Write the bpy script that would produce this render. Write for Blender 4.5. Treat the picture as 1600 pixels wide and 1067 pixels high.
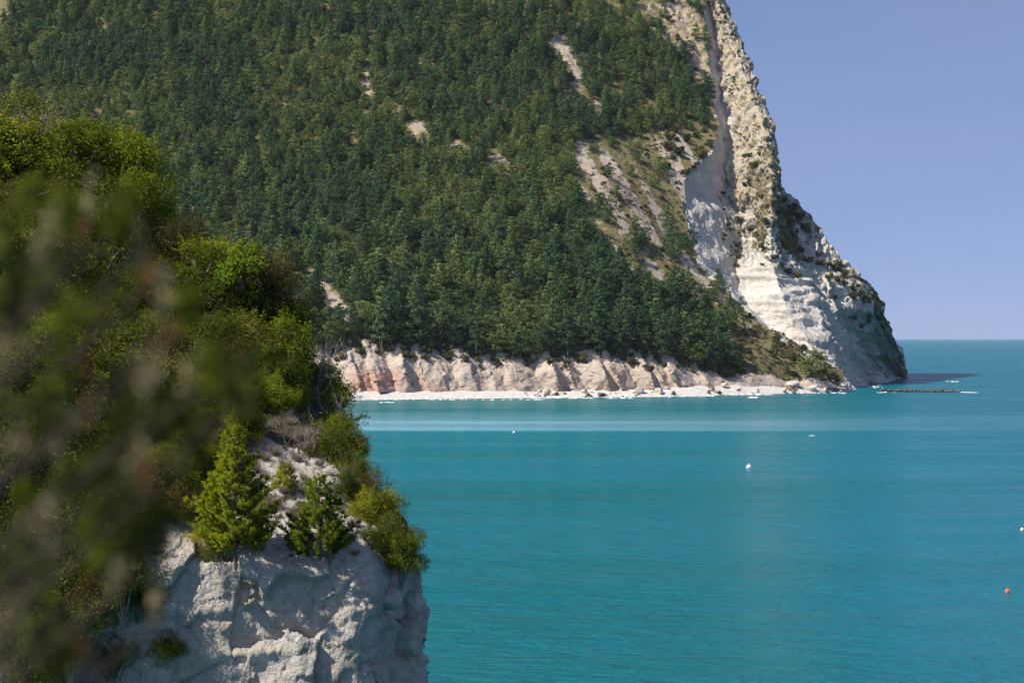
import bpy, math, random
import numpy as np
from mathutils import Vector, Matrix
from mathutils.bvhtree import BVHTree

# ------------------------------------------------------------------ scene, camera, light
for o in list(bpy.data.objects):
    bpy.data.objects.remove(o)
scene = bpy.context.scene
COL = scene.collection
R = math.radians

FPX, HOR, CAMZ = 3111.0, 528.0, 30.0          # focal length in photo pixels, horizon row, eye height
cam_d = bpy.data.cameras.new('camera')
cam = bpy.data.objects.new('camera', cam_d)
COL.objects.link(cam)
cam.location = (0, 0, CAMZ)
cam.rotation_euler = (R(90), 0, 0)
cam_d.sensor_width = 36.0
cam_d.lens = 36.0 * FPX / 1600.0
cam_d.shift_y = -(533.5 - HOR) / 1600.0
cam_d.clip_start = 0.05
cam_d.clip_end = 90000.0
cam_d.dof.use_dof = True
cam_d.dof.focus_distance = 420.0
cam_d.dof.aperture_fstop = 5.2
scene.camera = cam

SUN_EL, SUN_FWD = 48.0, -33.0                  # elevation; degrees beyond straight left
sdir = Vector((-math.cos(R(SUN_EL)) * math.cos(R(SUN_FWD)), math.cos(R(SUN_EL)) * math.sin(R(SUN_FWD)), math.sin(R(SUN_EL))))
world = bpy.data.worlds.new('World')
scene.world = world
world.use_nodes = True
wt = world.node_tree
wt.nodes.clear()
w_out = wt.nodes.new('ShaderNodeOutputWorld')
w_bg = wt.nodes.new('ShaderNodeBackground')
w_sky = wt.nodes.new('ShaderNodeTexSky')
w_sky.sky_type = 'NISHITA'
w_sky.sun_disc = False
w_sky.sun_elevation = R(SUN_EL)
w_sky.sun_rotation = math.atan2(sdir.x, sdir.y)
w_sky.altitude = 0
w_sky.air_density = 1.0
w_sky.dust_density = 0.4
w_sky.ozone_density = 2.0
w_tc = wt.nodes.new('ShaderNodeTexCoord')
w_add = wt.nodes.new('ShaderNodeVectorMath'); w_add.operation = 'ADD'; w_add.inputs[1].default_value = (0, 0, 0.22)
w_nrm = wt.nodes.new('ShaderNodeVectorMath'); w_nrm.operation = 'NORMALIZE'
w_mul = wt.nodes.new('ShaderNodeMix'); w_mul.data_type = 'RGBA'; w_mul.blend_type = 'MULTIPLY'
w_mul.inputs[0].default_value = 1.0
w_mul.inputs[7].default_value = (1.06, 0.95, 1.06, 1)
wt.links.new(w_tc.outputs['Generated'], w_add.inputs[0])
wt.links.new(w_add.outputs[0], w_nrm.inputs[0])
wt.links.new(w_nrm.outputs[0], w_sky.inputs[0])
w_map = wt.nodes.new('ShaderNodeMapping'); w_map.inputs['Scale'].default_value = (2.0, 2.0, 14.0)
w_noi = wt.nodes.new('ShaderNodeTexNoise'); w_noi.inputs['Scale'].default_value = 1.3; w_noi.inputs['Detail'].default_value = 4
w_rmp = wt.nodes.new('ShaderNodeMapRange'); w_rmp.inputs[1].default_value = 0.35; w_rmp.inputs[2].default_value = 0.7; w_rmp.inputs[3].default_value = 0.0; w_rmp.inputs[4].default_value = 0.16
w_veil = wt.nodes.new('ShaderNodeMix'); w_veil.data_type = 'RGBA'; w_veil.inputs[7].default_value = (3.4, 3.6, 4.6, 1)
wt.links.new(w_tc.outputs['Generated'], w_map.inputs[0])
wt.links.new(w_map.outputs[0], w_noi.inputs['Vector'])
wt.links.new(w_noi.outputs['Fac'], w_rmp.inputs[0])
wt.links.new(w_rmp.outputs[0], w_veil.inputs[0])
wt.links.new(w_sky.outputs[0], w_veil.inputs[6])
wt.links.new(w_veil.outputs[2], w_mul.inputs[6])
wt.links.new(w_mul.outputs[2], w_bg.inputs[0])
wt.links.new(w_bg.outputs[0], w_out.inputs[0])
w_bg.inputs[1].default_value = 0.092

sun_d = bpy.data.lights.new('sun', 'SUN')
sun_d.energy = 4.2
sun_d.angle = R(0.5)
sun_d.color = (1.0, 0.94, 0.85)
sun = bpy.data.objects.new('sun', sun_d)
COL.objects.link(sun)
sun.rotation_euler = sdir.to_track_quat('Z', 'Y').to_euler()

scene.view_settings.view_transform = 'Standard'
scene.view_settings.look = 'None'
scene.view_settings.exposure = 0.55
scene.view_settings.gamma = 1.0

# ------------------------------------------------------------------ helpers
rng = np.random.default_rng(7)


def at(px, py, Y):
    return np.array([(px - 800.0) / FPX * Y, Y, CAMZ - (py - HOR) / FPX * Y])


def proj(P):
    P = np.asarray(P, float)
    return P[..., 0] / P[..., 1] * FPX + 800.0, HOR - (P[..., 2] - CAMZ) / P[..., 1] * FPX


def hash3(i, j, k, seed):
    n = (i.astype(np.int64) * 374761393 + j.astype(np.int64) * 668265263 + k.astype(np.int64) * 2147483647 + seed * 974711) & 0xffffffff
    n = ((n ^ (n >> 13)) * 1274126177) & 0xffffffff
    n = ((n ^ (n >> 16)) * 2246822519) & 0xffffffff
    n = n ^ (n >> 15)
    return (n & 0xffff) / 32767.5 - 1.0


def vnoise(P, seed=0):
    P = np.asarray(P, float)
    F = np.floor(P)
    I = F.astype(np.int64)
    f = P - F
    f = f * f * f * (f * (f * 6 - 15) + 10)
    x, y, z = f[..., 0], f[..., 1], f[..., 2]
    i, j, k = I[..., 0], I[..., 1], I[..., 2]
    def h(a, b, c):
        return hash3(i + a, j + b, k + c, seed)
    def lx(b, c):
        return h(0, b, c) * (1 - x) + h(1, b, c) * x
    return (lx(0, 0) * (1 - y) + lx(1, 0) * y) * (1 - z) + (lx(0, 1) * (1 - y) + lx(1, 1) * y) * z


def fbm(P, octv=4, seed=0, gain=0.5, ridged=False):
    P = np.asarray(P, float)
    s, a, t = 0.0, 1.0, 0.0
    for o in range(octv):
        n = vnoise(P * (2.03 ** o) + 13.7 * o, seed + o)
        if ridged:
            n = 1 - 2 * np.abs(n)
        s = s + a * n
        t += a
        a *= gain
    return s / t


def worley(P, seed=0):
    """fractured blocks: per-cell offset with a random tilt, and distance to the joint between blocks"""
    P = np.asarray(P, float)
    sh = P.shape[:-1]
    Q = P.reshape(-1, 3)
    I = np.floor(Q).astype(np.int64)
    f1 = np.full(len(Q), 9.0); f2 = np.full(len(Q), 9.0); val = np.zeros(len(Q))
    for a in (-1, 0, 1):
        for b in (-1, 0, 1):
            for c in (-1, 0, 1):
                i, j, k = I[:, 0] + a, I[:, 1] + b, I[:, 2] + c
                h1, h2, h3 = hash3(i, j, k, seed), hash3(i, j, k, seed + 17), hash3(i, j, k, seed + 31)
                D = np.stack([i + 0.5 + 0.45 * h1, j + 0.5 + 0.45 * h2, k + 0.5 + 0.45 * h3], -1) - Q
                dd = (D * D).sum(-1)
                v = h1 * 0.6 + 0.9 * (D[:, 0] * h2 + D[:, 2] * h3 + D[:, 1] * h1)
                near = dd < f1
                f2 = np.where(near, f1, np.minimum(f2, dd))
                val = np.where(near, v, val)
                f1 = np.where(near, dd, f1)
    return val.reshape(sh), (np.sqrt(f2) - np.sqrt(f1)).reshape(sh)


def mesh_from(name, V, Fc, mats=None, smooth=False, mat_idx=None, attrs=None):
    V = np.asarray(V, np.float32).reshape(-1, 3)
    Fc = np.asarray(Fc, np.int32)
    n = Fc.shape[1]
    me = bpy.data.meshes.new(name)
    me.vertices.add(len(V))
    me.vertices.foreach_set('co', V.ravel())
    me.loops.add(Fc.size)
    me.loops.foreach_set('vertex_index', Fc.ravel())
    me.polygons.add(len(Fc))
    me.polygons.foreach_set('loop_start', np.arange(0, Fc.size, n, dtype=np.int32))
    me.polygons.foreach_set('loop_total', np.full(len(Fc), n, np.int32))
    if smooth:
        me.polygons.foreach_set('use_smooth', np.ones(len(Fc), bool))
    for m in (mats or []):
        me.materials.append(m)
    if mat_idx is not None:
        me.polygons.foreach_set('material_index', np.asarray(mat_idx, np.int32))
    for k, v in (attrs or {}).items():
        a = me.attributes.new(k, 'FLOAT', 'POINT')
        a.data.foreach_set('value', np.asarray(v, np.float32).ravel())
    me.update(calc_edges=True)
    me.validate()
    return me


def link(name, data, parent=None, loc=None, label=None, cat=None, group=None, kind=None):
    o = bpy.data.objects.new(name, data)
    COL.objects.link(o)
    if parent is not None:
        o.parent = parent
    if loc is not None:
        o.location = loc
    if label: o['label'] = label
    if cat: o['category'] = cat
    if group: o['group'] = group
    if kind: o['kind'] = kind
    return o


def grid_faces(nr, nc, keep=None):
    r, c = np.meshgrid(np.arange(nr - 1), np.arange(nc - 1), indexing='ij')
    a = (r * nc + c)
    f = np.stack([a, a + 1, a + nc + 1, a + nc], -1).reshape(-1, 4)
    if keep is not None:
        f = f[keep.reshape(-1)]
    return f


def grid_normals(P):
    du = np.gradient(P, axis=1)
    dv = np.gradient(P, axis=0)
    n = np.cross(du, dv)
    n /= np.linalg.norm(n, axis=-1, keepdims=True) + 1e-9
    return n


def catmull(C, axis, n):
    """resample control array C along axis (uniform parameter) with n samples"""
    C = np.moveaxis(np.asarray(C, float), axis, 0)
    m = C.shape[0]
    t = np.linspace(0, m - 1, n) if np.isscalar(n) else np.asarray(n, float)
    i = np.clip(np.floor(t).astype(int), 0, m - 2)
    f = (t - i).reshape((-1,) + (1,) * (C.ndim - 1))
    p0, p1, p2, p3 = C[np.clip(i - 1, 0, m - 1)], C[i], C[i + 1], C[np.clip(i + 2, 0, m - 1)]
    out = 0.5 * (2 * p1 + (p2 - p0) * f + (2 * p0 - 5 * p1 + 4 * p2 - p3) * f ** 2 + (3 * p1 - p0 - 3 * p2 + p3) * f ** 3)
    return np.moveaxis(out, 0, axis)


def linres(C, axis, t):
    C = np.moveaxis(np.asarray(C, float), axis, 0)
    m = C.shape[0]
    t = np.asarray(t, float)
    i = np.clip(np.floor(t).astype(int), 0, m - 2)
    f = (t - i).reshape((-1,) + (1,) * (C.ndim - 1))
    return np.moveaxis(C[i] * (1 - f) + C[i + 1] * f, 0, axis)


class Rbf:
    def __init__(self, pts, smooth=0.0):
        pts = np.asarray(pts, float)
        self.c = pts[:, :2]
        d = np.linalg.norm(self.c[:, None] - self.c[None], axis=-1)
        n = len(pts)
        A = np.zeros((n + 3, n + 3))
        A[:n, :n] = d + np.eye(n) * smooth
        A[:n, n] = 1
        A[:n, n + 1:] = self.c
        A[n:, :n] = A[:n, n:].T
        b = np.zeros(n + 3)
        b[:n] = pts[:, 2]
        self.w = np.linalg.solve(A, b)

    def __call__(self, X, Y):
        X = np.asarray(X, float); Y = np.asarray(Y, float)
        sh = X.shape
        Q = np.stack([X.ravel(), Y.ravel()], -1)
        out = np.empty(len(Q))
        for s in range(0, len(Q), 20000):
            q = Q[s:s + 20000]
            d = np.linalg.norm(q[:, None] - self.c[None], axis=-1)
            out[s:s + 20000] = d @ self.w[:-3] + self.w[-3] + q @ self.w[-2:]
        return out.reshape(sh)


# ------------------------------------------------------------------ materials
def new_mat(name):
    m = bpy.data.materials.new(name)
    m.use_nodes = True
    nt = m.node_tree
    nt.nodes.clear()
    out = nt.nodes.new('ShaderNodeOutputMaterial')
    b = nt.nodes.new('ShaderNodeBsdfPrincipled')
    nt.links.new(b.outputs[0], out.inputs[0])
    return m, nt, b, out


def N(nt, typ, **kw):
    n = nt.nodes.new(typ)
    for k, v in kw.items():
        setattr(n, k, v)
    return n


def ramp(nt, src, stops, interp='LINEAR'):
    r = nt.nodes.new('ShaderNodeValToRGB')
    r.color_ramp.interpolation = interp
    e = r.color_ramp.elements
    while len(e) < len(stops):
        e.new(0.5)
    for el, (p, c) in zip(e, stops):
        el.position = p
        el.color = (c[0], c[1], c[2], 1) if hasattr(c, '__len__') else (c, c, c, 1)
    nt.links.new(src, r.inputs[0])
    return r.outputs[0]


def mixc(nt, fac, a, b, mode='MIX'):
    m = nt.nodes.new('ShaderNodeMix')
    m.data_type = 'RGBA'
    m.blend_type = mode
    for s, v in ((0, fac), (6, a), (7, b)):
        if isinstance(v, bpy.types.NodeSocket):
            nt.links.new(v, m.inputs[s])
        elif hasattr(v, '__len__'):
            m.inputs[s].default_value = (v[0], v[1], v[2], 1)
        else:
            m.inputs[s].default_value = v
    return m.outputs[2]


def math_n(nt, op, a, b=None, clamp=False):
    m = nt.nodes.new('ShaderNodeMath')
    m.operation = op
    m.use_clamp = clamp
    for s, v in ((0, a), (1, b)):
        if v is None:
            continue
        if isinstance(v, bpy.types.NodeSocket):
            nt.links.new(v, m.inputs[s])
        else:
            m.inputs[s].default_value = v
    return m.outputs[0]


def coords(nt, scale=(1, 1, 1), rot=(0, 0, 0), space='Position'):
    if space == 'Position':
        g = nt.nodes.new('ShaderNodeNewGeometry').outputs['Position']
    else:
        g = nt.nodes.new('ShaderNodeTexCoord').outputs['Object']
    mp = nt.nodes.new('ShaderNodeMapping')
    mp.inputs['Scale'].default_value = scale
    mp.inputs['Rotation'].default_value = rot
    nt.links.new(g, mp.inputs[0])
    return mp.outputs[0]


def noise(nt, vec, scale, detail=4, rough=0.55, dist=0.0):
    n = nt.nodes.new('ShaderNodeTexNoise')
    n.inputs['Scale'].default_value = scale
    n.inputs['Detail'].default_value = detail
    n.inputs['Roughness'].default_value = rough
    n.inputs['Distortion'].default_value = dist
    nt.links.new(vec, n.inputs['Vector'])
    return n.outputs['Fac']


def bump(nt, h, strength, dist, b):
    n = nt.nodes.new('ShaderNodeBump')
    n.inputs['Strength'].default_value = strength
    n.inputs['Distance'].default_value = dist
    nt.links.new(h, n.inputs['Height'])
    nt.links.new(n.outputs[0], b.inputs['Normal'])
    return n


def attr(nt, name):
    a = nt.nodes.new('ShaderNodeAttribute')
    a.attribute_name = name
    return a.outputs['Fac']


def leaf_mat(name, stops, trans=0.3, rough=0.5, spec=0.3, tcol=None):
    """per-leaf colour from island random plus per-plant random"""
    m, nt, b, out = new_mat(name)
    g = nt.nodes.new('ShaderNodeNewGeometry')
    oi = nt.nodes.new('ShaderNodeObjectInfo')
    f = math_n(nt, 'ADD', math_n(nt, 'MULTIPLY', g.outputs['Random Per Island'], 0.4), math_n(nt, 'MULTIPLY', oi.outputs['Random'], 0.6))
    c = ramp(nt, f, stops)
    nt.links.new(c, b.inputs['Base Color'])
    b.inputs['Roughness'].default_value = rough
    b.inputs['Specular IOR Level'].default_value = spec
    if trans > 0:
        t = nt.nodes.new('ShaderNodeBsdfTranslucent')
        tc = mixc(nt, 1.0, c, tcol or (1.5, 1.45, 0.6), 'MULTIPLY')
        nt.links.new(tc, t.inputs[0])
        mx = nt.nodes.new('ShaderNodeMixShader')
        mx.inputs[0].default_value = trans
        nt.links.new(b.outputs[0], mx.inputs[1])
        nt.links.new(t.outputs[0], mx.inputs[2])
        nt.links.new(mx.outputs[0], out.inputs[0])
    return m


def plain_mat(name, c0, c1, scale=8.0, rough=0.8, bstr=0.3, space='Object'):
    m, nt, b, out = new_mat(name)
    v = coords(nt, space=space)
    n = noise(nt, v, scale)
    nt.links.new(ramp(nt, n, [(0.3, c0), (0.7, c1)]), b.inputs['Base Color'])
    b.inputs['Roughness'].default_value = rough
    b.inputs['Specular IOR Level'].default_value = 0.2
    bump(nt, n, bstr, 0.05, b)
    return m


M = {}
M['pine_far'] = leaf_mat('pine_far', [(0.0, (0.03, 0.062, 0.034)), (0.35, (0.066, 0.118, 0.045)), (0.7, (0.12, 0.178, 0.056)), (1.0, (0.23, 0.25, 0.085))], 0.12, 0.9, 0.0)
M['pine_lime'] = leaf_mat('pine_lime', [(0.0, (0.05, 0.1, 0.02)), (1.0, (0.12, 0.19, 0.04))], 0.2)
M['bark'] = plain_mat('bark', (0.09, 0.07, 0.055), (0.2, 0.165, 0.13), 3.0)
M['bush_far'] = leaf_mat('bush_far', [(0.0, (0.035, 0.048, 0.022)), (0.5, (0.08, 0.085, 0.034)), (1.0, (0.17, 0.14, 0.07))], 0.12, 0.9, 0.0)
M['grass_far'] = leaf_mat('grass_far', [(0.0, (0.09, 0.085, 0.03)), (0.6, (0.17, 0.15, 0.06)), (1.0, (0.3, 0.25, 0.13))], 0.2)
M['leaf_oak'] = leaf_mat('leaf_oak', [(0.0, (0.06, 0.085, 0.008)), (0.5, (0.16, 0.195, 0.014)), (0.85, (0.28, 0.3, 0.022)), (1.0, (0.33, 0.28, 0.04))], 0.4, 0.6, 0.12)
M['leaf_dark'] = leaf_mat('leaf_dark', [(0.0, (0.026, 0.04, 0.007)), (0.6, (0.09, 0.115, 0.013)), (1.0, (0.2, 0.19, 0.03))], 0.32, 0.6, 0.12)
M['leaf_lime'] = leaf_mat('leaf_lime', [(0.0, (0.1, 0.17, 0.012)), (1.0, (0.27, 0.35, 0.03))], 0.42, 0.6, 0.1)
M['leaf_brown'] = leaf_mat('leaf_brown', [(0.0, (0.04, 0.042, 0.012)), (0.5, (0.1, 0.085, 0.022)), (1.0, (0.19, 0.12, 0.045))], 0.35, 0.6, 0.1)
M['needle'] = leaf_mat('needle', [(0.0, (0.055, 0.085, 0.006)), (0.5, (0.12, 0.155, 0.009)), (1.0, (0.23, 0.25, 0.014))], 0.35, 0.7, 0.08)
M['heath'] = leaf_mat('heath', [(0.0, (0.05, 0.06, 0.02)), (0.6, (0.11, 0.11, 0.04)), (1.0, (0.22, 0.17, 0.08))], 0.3, 0.6)
M['flower_yellow'] = leaf_mat('flower_yellow', [(0.0, (0.12, 0.13, 0.015)), (0.4, (0.45, 0.38, 0.03)), (1.0, (0.6, 0.5, 0.05))], 0.3, 0.6)
M['twig'] = plain_mat('twig', (0.16, 0.13, 0.11), (0.36, 0.31, 0.27), 6.0)
M['drygrass'] = leaf_mat('drygrass', [(0.0, (0.14, 0.12, 0.1)), (1.0, (0.36, 0.31, 0.27))], 0.25, 0.7)
M['seed'] = leaf_mat('seed', [(0.0, (0.16, 0.12, 0.08)), (0.5, (0.34, 0.28, 0.2)), (0.85, (0.42, 0.34, 0.26)), (1.0, (0.32, 0.12, 0.05))], 0.2, 0.7)
M['fg_leaf'] = leaf_mat('fg_leaf', [(0.0, (0.02, 0.035, 0.012)), (0.5, (0.06, 0.09, 0.02)), (0.8, (0.14, 0.2, 0.03)), (1.0, (0.2, 0.28, 0.06))], 0.35, 0.5)


def rock_mat(name, white, tan, vegc, scale, ochre=(0.36, 0.27, 0.16), strata=0.0, stain=(0.42, 0.2, 0.13), crack=(0.2, 0.17, 0.14), bdist=0.6):
    m, nt, b, out = new_mat(name)
    v = coords(nt)
    n1 = noise(nt, v, scale, 6, 0.62)
    n2 = noise(nt, v, scale * 5.5, 5, 0.65)
    c = mixc(nt, ramp(nt, n1, [(0.36, 0), (0.66, 1)]), white, tan)
    c = mixc(nt, math_n(nt, 'MULTIPLY', ramp(nt, n2, [(0.5, 0), (0.72, 1)]), 0.35), c, crack)
    # ochre areas, stained areas, plant cover (all regional masks of the rock itself)
    n3 = noise(nt, v, scale * 2.1, 5, 0.6)
    oc = math_n(nt, 'ADD', attr(nt, 'ochre'), math_n(nt, 'MULTIPLY', math_n(nt, 'SUBTRACT', n3, 0.5), 1.2))
    c = mixc(nt, ramp(nt, oc, [(0.35, 0), (0.8, 0.9)]), c, ochre)
    st = math_n(nt, 'ADD', attr(nt, 'stain'), math_n(nt, 'MULTIPLY', math_n(nt, 'SUBTRACT', n1, 0.5), 1.6))
    c = mixc(nt, ramp(nt, st, [(0.4, 0), (1.0, 0.75)]), c, stain)
    if strata > 0:
        ns = noise(nt, coords(nt, (0.12, 0.12, 2.6), (R(6), R(5), 0)), scale * 2.2, 5, 0.65)
        c = mixc(nt, math_n(nt, 'MULTIPLY', ramp(nt, ns, [(0.46, 1), (0.56, 0)]), strata), c, tan)
        nd = noise(nt, coords(nt, (1.6, 1.6, 0.22)), scale * 2.4, 5, 0.7)
        c = mixc(nt, math_n(nt, 'MULTIPLY', ramp(nt, nd, [(0.55, 0), (0.7, 1)]), strata * 0.8), c, crack)
    n4 = noise(nt, v, scale * 3.4, 6, 0.7)
    vg = math_n(nt, 'ADD', attr(nt, 'veg'), math_n(nt, 'MULTIPLY', math_n(nt, 'SUBTRACT', n4, 0.5), 2.4))
    vcol = mixc(nt, ramp(nt, n2, [(0.35, 0), (0.65, 1)]), vegc[0], vegc[1])
    c = mixc(nt, ramp(nt, vg, [(0.42, 0), (0.62, 1)]), c, vcol)
    nt.links.new(c, b.inputs['Base Color'])
    b.inputs['Roughness'].default_value = 0.9
    b.inputs['Specular IOR Level'].default_value = 0.1
    hh = math_n(nt, 'ADD', n2, math_n(nt, 'MULTIPLY', noise(nt, v, scale * 16, 4, 0.6), 0.4))
    bump(nt, hh, 1.0, bdist, b)
    return m


M['headland'] = rock_mat('limestone_headland', (0.68, 0.65, 0.59), (0.49, 0.45, 0.38), ((0.075, 0.072, 0.032), (0.2, 0.165, 0.085)), 0.05, ochre=(0.41, 0.335, 0.215), bdist=1.6, strata=0.5)
M['shore'] = rock_mat('marl_shore_cliff', (0.52, 0.44, 0.36), (0.42, 0.34, 0.275), ((0.05, 0.055, 0.025), (0.13, 0.115, 0.06)), 0.07, ochre=(0.45, 0.33, 0.22), stain=(0.46, 0.24, 0.18), bdist=1.0)
M['slope'] = rock_mat('slope_ground', (0.46, 0.40, 0.33), (0.34, 0.27, 0.2), ((0.105, 0.1, 0.042), (0.215, 0.18, 0.09)), 0.06, ochre=(0.40, 0.32, 0.22), bdist=1.0)
M['near_rock'] = rock_mat('pale_clay_rock', (0.58, 0.54, 0.47), (0.42, 0.375, 0.31), ((0.045, 0.042, 0.025), (0.12, 0.1, 0.065)), 0.9, ochre=(0.36, 0.29, 0.2), crack=(0.16, 0.135, 0.105), bdist=0.16, strata=0.6)
M['beach'] = plain_mat('white_pebbles', (0.46, 0.42, 0.37), (0.66, 0.63, 0.59), 0.5, 0.9, 0.6, 'Position')
M['boulder'] = plain_mat('pale_boulder', (0.33, 0.28, 0.22), (0.6, 0.55, 0.48), 1.3, 0.9, 1.0)
M['boulder_wet'] = plain_mat('wet_boulder', (0.07, 0.06, 0.045), (0.2, 0.165, 0.12), 0.6, 0.6, 0.8)
M['reef'] = plain_mat('reef_rock', (0.06, 0.048, 0.032), (0.2, 0.155, 0.105), 0.4, 0.8, 0.8)
M['buoy'] = plain_mat('orange_plastic', (0.75, 0.12, 0.03), (0.85, 0.17, 0.05), 4, 0.4, 0.0)
M['white_paint'] = plain_mat('white_plastic', (0.75, 0.75, 0.75), (0.85, 0.85, 0.85), 4, 0.4, 0.0)
M['foam'] = plain_mat('sea_foam', (0.7, 0.74, 0.76), (0.86, 0.88, 0.88), 0.6, 0.9, 0.2, 'Position')


def sea_material():
    m, nt, b, out = new_mat('turquoise_sea')
    pos = nt.nodes.new('ShaderNodeNewGeometry').outputs['Position']
    sep = nt.nodes.new('ShaderNodeSeparateXYZ')
    nt.links.new(pos, sep.inputs[0])
    vb = coords(nt, (0.0016, 0.006, 0.001))
    nb = noise(nt, vb, 1.0, 4, 0.55)
    ym = math_n(nt, 'ADD', sep.outputs['Y'], math_n(nt, 'MULTIPLY', math_n(nt, 'SUBTRACT', nb, 0.5), 90.0))
    t = math_n(nt, 'DIVIDE', ym, 2000.0, True)
    base = ramp(nt, t, [(0.0, (0.002, 0.155, 0.2)), (0.16, (0.002, 0.175, 0.23)), (0.30, (0.004, 0.21, 0.28)), (0.323, (0.004, 0.215, 0.285)),
                        (0.330, (0.19, 0.44, 0.54)), (0.348, (0.22, 0.47, 0.57)), (0.375, (0.15, 0.39, 0.46)), (0.41, (0.016, 0.185, 0.21)), (0.50, (0.025, 0.185, 0.19)),
                        (0.56, (0.010, 0.14, 0.16)), (0.75, (0.006, 0.115, 0.135)), (1.0, (0.008, 0.12, 0.14))])
    # the milky band thins out towards open water on the right
    # blue and green patches
    vp = coords(nt, (0.004, 0.018, 0.01), (0, 0, R(4)))
    npat = noise(nt, vp, 1.0, 5, 0.6, 0.4)
    c = mixc(nt, ramp(nt, npat, [(0.38, 0.0), (0.64, 0.5)]), base, (0.004, 0.13, 0.125))
    fx = ramp(nt, math_n(nt, 'DIVIDE', math_n(nt, 'ADD', sep.outputs['X'], 10.0), 170.0, True), [(0.0, 0), (1.0, 0.85)])
    c = mixc(nt, fx, c, (0.002, 0.145, 0.19))
    # whitecaps
    vw = coords(nt, (0.05, 0.11, 0.1))
    nw = noise(nt, vw, 1.0, 3, 0.6)
    nw2 = noise(nt, coords(nt, (0.5, 0.9, 1)), 1.0, 2, 0.6)
    wc = math_n(nt, 'MULTIPLY', ramp(nt, nw, [(0.755, 0), (0.785, 1)]), ramp(nt, nw2, [(0.45, 0), (0.6, 1)]))
    c = mixc(nt, wc, c, (0.6, 0.68, 0.7))
    nt.links.new(c, b.inputs['Base Color'])
    gust = noise(nt, coords(nt, (0.012, 0.05, 0.05), (0, 0, R(-5))), 1.0, 5, 0.6)
    nt.links.new(ramp(nt, gust, [(0.35, 0.2), (0.65, 0.32)]), b.inputs['Roughness'])
    b.inputs['IOR'].default_value = 1.33
    b.inputs['Specular IOR Level'].default_value = 0.1
    h0 = noise(nt, coords(nt, (0.022, 0.075, 0.1), (0, 0, R(6))), 1.0, 6, 0.68)
    h1 = noise(nt, coords(nt, (0.12, 0.34, 0.2), (0, 0, R(-8))), 1.0, 5, 0.65)
    h2 = noise(nt, coords(nt, (0.8, 1.7, 1), (0, 0, R(14))), 1.0, 4, 0.6)
    hh = math_n(nt, 'ADD', math_n(nt, 'MULTIPLY', h1, 3.0), math_n(nt, 'MULTIPLY', h2, 0.7))
    hh = math_n(nt, 'ADD', hh, math_n(nt, 'MULTIPLY', h0, 1.6))
    bump(nt, hh, 1.0, 1.0, b)
    return m


M['sea'] = sea_material()

# ------------------------------------------------------------------ sea
S = 45000.0
sea_me = mesh_from('sea', [(-S, -600, 0), (S, -600, 0), (S, S, 0), (-S, S, 0)], [(0, 1, 2, 3)], [M['sea']])
link('sea', sea_me, kind='structure', label='turquoise sea with a pale milky band off the beach')

# ------------------------------------------------------------------ headland (limestone cliffs at the far end)
# rows: py, then c0..c6 as (px, depth)
HR = [
    (-70, [(940, 1430), (1080, 1430), (1088, 1444), (1094, 1428), (1105, 1438), (1098, 1483), (1083, 1533)]),
    (0,   [(985, 1400), (1100, 1398), (1109, 1412), (1118, 1396), (1127, 1404), (1120, 1449), (1105, 1499)]),
    (50,  [(1015, 1382), (1104, 1378), (1117, 1396), (1139, 1374), (1149, 1384), (1142, 1429), (1127, 1479)]),
    (100, [(1050, 1362), (1109, 1358), (1123, 1378), (1156, 1352), (1166, 1362), (1159, 1407), (1144, 1457)]),
    (200, [(1092, 1308), (1121, 1300), (1133, 1326), (1192, 1290), (1205, 1304), (1198, 1349), (1183, 1399)]),
    (240, [(1085, 1280), (1112, 1272), (1135, 1310), (1200, 1272), (1212, 1288), (1205, 1333), (1190, 1383)]),
    (285, [(1040, 1243), (1066, 1240), (1139, 1296), (1206, 1256), (1217, 1274), (1210, 1319), (1195, 1369)]),
    (302, [(1045, 1238), (1068, 1234), (1141, 1292), (1206, 1251), (1217, 1272), (1222, 1292), (1226, 1298)]),
    (330, [(1050, 1228), (1072, 1222), (1150, 1284), (1204, 1245), (1221, 1270), (1238, 1288), (1258, 1293)]),
    (370, [(1058, 1212), (1079, 1208), (1158, 1272), (1204, 1238), (1228, 1268), (1256, 1281), (1290, 1288)]),
    (400, [(1070, 1198), (1090, 1194), (1156, 1258), (1207, 1230), (1240, 1262), (1272, 1274), (1312, 1284)]),
    (430, [(1080, 1184), (1104, 1178), (1150, 1240), (1212, 1222), (1262, 1250), (1284, 1268), (1338, 1282)]),
    (480, [(1130, 1160), (1160, 1150), (1172, 1212), (1228, 1202), (1278, 1222), (1292, 1258), (1378, 1294)]),
    (510, [(1168, 1146), (1192, 1136), (1200, 1198), (1242, 1190), (1288, 1202), (1300, 1256), (1391, 1325)]),
    (550, [(1212, 1128), (1240, 1121), (1248, 1174), (1277, 1172), (1303, 1182), (1318, 1254), (1403, 1412)]),
    (590, [(1272, 1112), (1300, 1110), (1306, 1158), (1313, 1162), (1321, 1172), (1342, 1262), (1418, 1555)]),
    (606, [(1296, 1108), (1318, 1108), (1324, 1154), (1328, 1160), (1333, 1170), (1352, 1262), (1422, 1552)]),
    (640, [(1296, 1108), (1318, 1108), (1330, 1150), (1338, 1156), (1344, 1168), (1366, 1262), (1432, 1550)]),
]
hpy = np.array([r[0] for r in HR], float)
hgrid = np.array([[(p[0], r[0], p[1]) for p in r[1]] for r in HR], float)       # rows x 7 x (px,py,Y)
rows = np.linspace(-70, 640, 500)
tr = np.interp(rows, hpy, np.arange(len(hpy)))
colt = np.concatenate([np.linspace(0, 1, 40, endpoint=False), np.linspace(1, 2, 90, endpoint=False), np.linspace(2, 3, 90, endpoint=False),
                       np.linspace(3, 4, 60, endpoint=False), np.linspace(4, 5, 50, endpoint=False), np.linspace(5, 6, 120)])
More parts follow.
